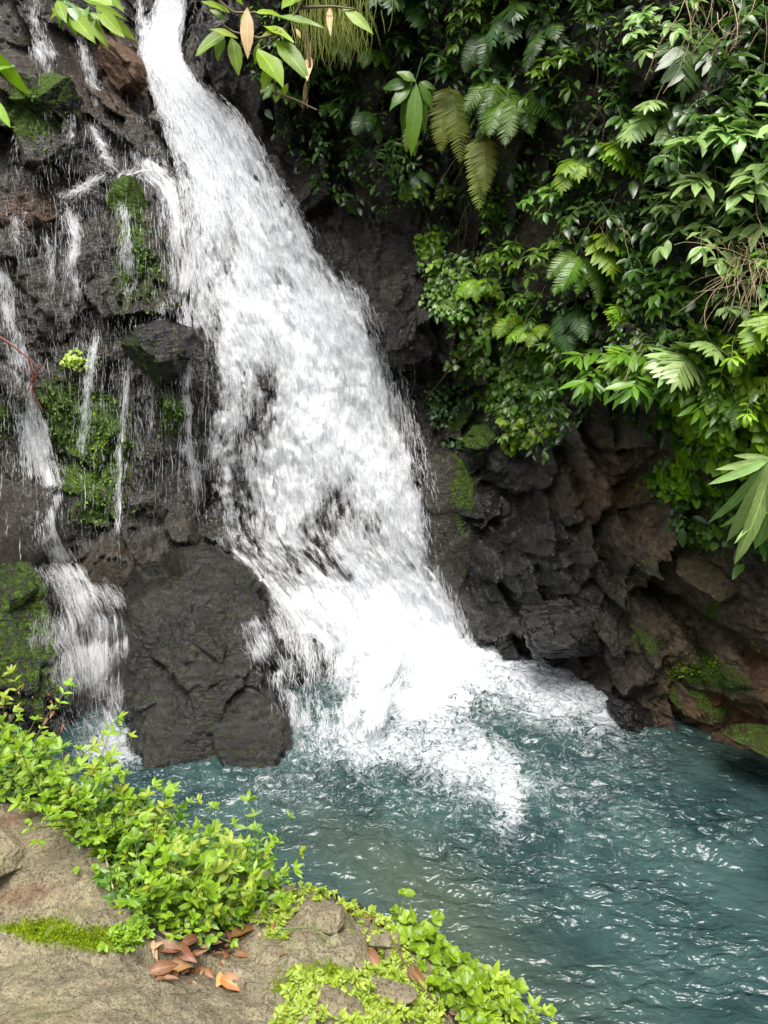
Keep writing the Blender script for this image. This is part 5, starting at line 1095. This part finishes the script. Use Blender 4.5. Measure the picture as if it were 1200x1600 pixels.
# litter: small dead leaves, grit and pebbles
def litter(name, region, N, seed, size, mat, label):
    rg = np.random.default_rng(seed); xa = np.array(region); xs = rg.uniform(xa[:, 0].min(), xa[:, 0].max(), N * 5); ys = rg.uniform(xa[:, 1].min(), xa[:, 1].max(), N * 5); m = inpoly(xs, ys, region); P = bankp(xs[m][:N], ys[m][:N]); n = len(P); P[:, 2] += .006
    an = rg.uniform(0, 6.28, n); L = size * rg.uniform(.4, 1.2, n); a = Acc(); leaves(a, P, np.stack([np.cos(an), np.sin(an), rg.normal(0, .25, n)], -1), np.stack([rg.normal(0, .4, n), rg.normal(0, .4, n), 1 + 0 * an], -1), L, L * rg.uniform(.25, .6, n), 'small', droop=.4, fold=.5, rg=rg); tag(link(name, a.mesh(name), M[mat]), label, kind='stuff')
DIP = [(230,1470),(300,1450),(400,1440),(440,1400),(470,1440),(440,1500),(380,1500),(300,1540),(240,1535)]
LIP = [(420,1340),(640,1420),(760,1530),(700,1590),(620,1480),(480,1390)]
litter('leaf_litter', DIP, 90, 801, .04, 'leaf_brown', 'small brown leaf litter in the dip of the rock'); litter('leaf_litter', DIP, 60, 802, .03, 'leaf_tan', 'tan crumbs of dead leaf in the dip of the rock')
litter('leaf_litter', LIP, 110, 803, .045, 'leaf_brown', 'dead leaves under the ground cover on the lip of the bank'); litter('leaf_litter', MAINC, 260, 804, .05, 'leaf_brown', 'dead leaves under the dense ground cover')
rg = np.random.default_rng(77); a = Acc(); O8 = np.array([(1,0,0),(-1,0,0),(0,1,0),(0,-1,0),(0,0,1),(0,0,-1)], float); T8 = [(0,2,4),(2,1,4),(1,3,4),(3,0,4),(2,0,5),(1,2,5),(3,1,5),(0,3,5)]
xs, ys = rg.uniform(-20, 700, 900), rg.uniform(1300, 1610, 900); P = bankp(xs, ys)
for q in P: a.add((O8 + rg.normal(0, .25, (6, 3))) * rg.uniform(.0015, .006) * np.array([1, 1, .6]) + q, None, T8)
me = a.mesh('grit', False); fattr(me, 'soil', np.zeros(a.n)); fattr(me, 'pale', np.full(a.n, .4)); tag(link('grit', me, M['bank']), 'grit and tiny pebbles on the foreground rock', kind='stuff')
def fallen(px, py, L, mat, label, seed, ang, curl=.5, wr=.5):
    rg = np.random.default_rng(seed); p = bankp(px, py)[0]; ac = Acc(); a = R(ang)
    leaves(ac, (-L / 2 * math.cos(a), -L / 2 * math.sin(a), .014 + L * .12), (math.cos(a), math.sin(a), .25), (rg.normal(0, .3), rg.normal(0, .3) - .35, 1), L, L * wr, 'lance', droop=curl, fold=.5, rg=rg)
    o = link('fallen_leaf', ac.mesh('fallen_leaf'), M[mat]); o.location = p; tag(o, label, 'leaf', 'fallen leaves on the bank')
for i, a_ in enumerate([(362,1548,.075,'leaf_orange','orange fallen leaf lying alone on the rock near the bottom',-30),(350,1538,.06,'leaf_orange','small orange leaf folded against the lone orange one',60),(285,1500,.075,'leaf_brown','brown leaf on top of the pile in the dip',-50),(262,1492,.07,'leaf_brown','brown leaf at the left of the pile in the dip',-10),
  (272,1522,.08,'leaf_brown','long brown leaf lying flat under the pile',-8),(255,1526,.07,'leaf_brown','dark leaf at the lower left of the pile',10),(300,1480,.06,'leaf_brown','brown leaf behind the pile',35),(318,1470,.06,'leaf_brown','brown leaf left of the variegated seedling',-20),(380,1465,.08,'leaf_brown','brown leaf between the variegated seedling and the tan stone',40),
  (308,1432,.06,'leaf_orange','orange leaf under the ground cover left of the seedling',-30),(356,1435,.07,'leaf_brown','rusty leaf behind the variegated seedling',80),(580,1510,.08,'leaf_brown','glossy rust brown leaf standing in the mossy bank',-65),(690,1535,.07,'leaf_orange','orange leaf among round leaves on the right bank',-55),(648,1535,.07,'leaf_brown','brown leaf left of the orange one on the right bank',-70),
  (440,1352,.07,'leaf_brown','brown leaf on the lip of the bank above the tan stone',-25),(465,1362,.08,'leaf_brown','dry brown leaf hanging beside the lip above the long stone',-40),(500,1385,.05,'leaf_brown','small brown leaf on the lip right of the bright sprig',0),(600,1415,.06,'leaf_brown','rusty leaf on the lip below the upright sprig',20),(800,1592,.05,'leaf_orange','orange leaf at the bottom edge among the round leaves',0),
  (150,1232,.05,'leaf_orange','small orange leaf caught in the ground cover',20),(165,1228,.05,'leaf_brown','brown leaf beside the small orange one in the ground cover',-30)]):
    fallen(a_[0], a_[1], a_[2], a_[3], a_[4], 700 + i, a_[5])
for nm_, pl, m_, lb in [('twig', [(400,1500),(440,1472),(490,1466),(520,1482)], 'stem_green', 'pale green bent stalk arching over the mossy bank'),('twig', [(455,1340),(500,1328),(560,1330)], 'dry', 'bare twig lying along the lip of the bank'),('twig', [(700,1600),(640,1540),(610,1480)], 'stem_brown', 'brown creeping root on the right part of the bank'),('twig', [(165,1340),(172,1380),(180,1410)], 'dry', 'pale straw beside the left rock slab')]:
    ac = Acc(); Q = np.array([bankp(x, y)[0] + (0, 0, .02 + .03 * math.sin(i * 1.2)) for i, (x, y) in enumerate(pl)]); tt = np.linspace(0, len(Q) - 1, 16); Q = np.stack([np.interp(tt, np.arange(len(Q)), Q[:, c]) for c in range(3)], -1); tube(ac, Q, .0028, 6); tag(link(nm_, ac.mesh(nm_), M[m_]), lb, 'twig')
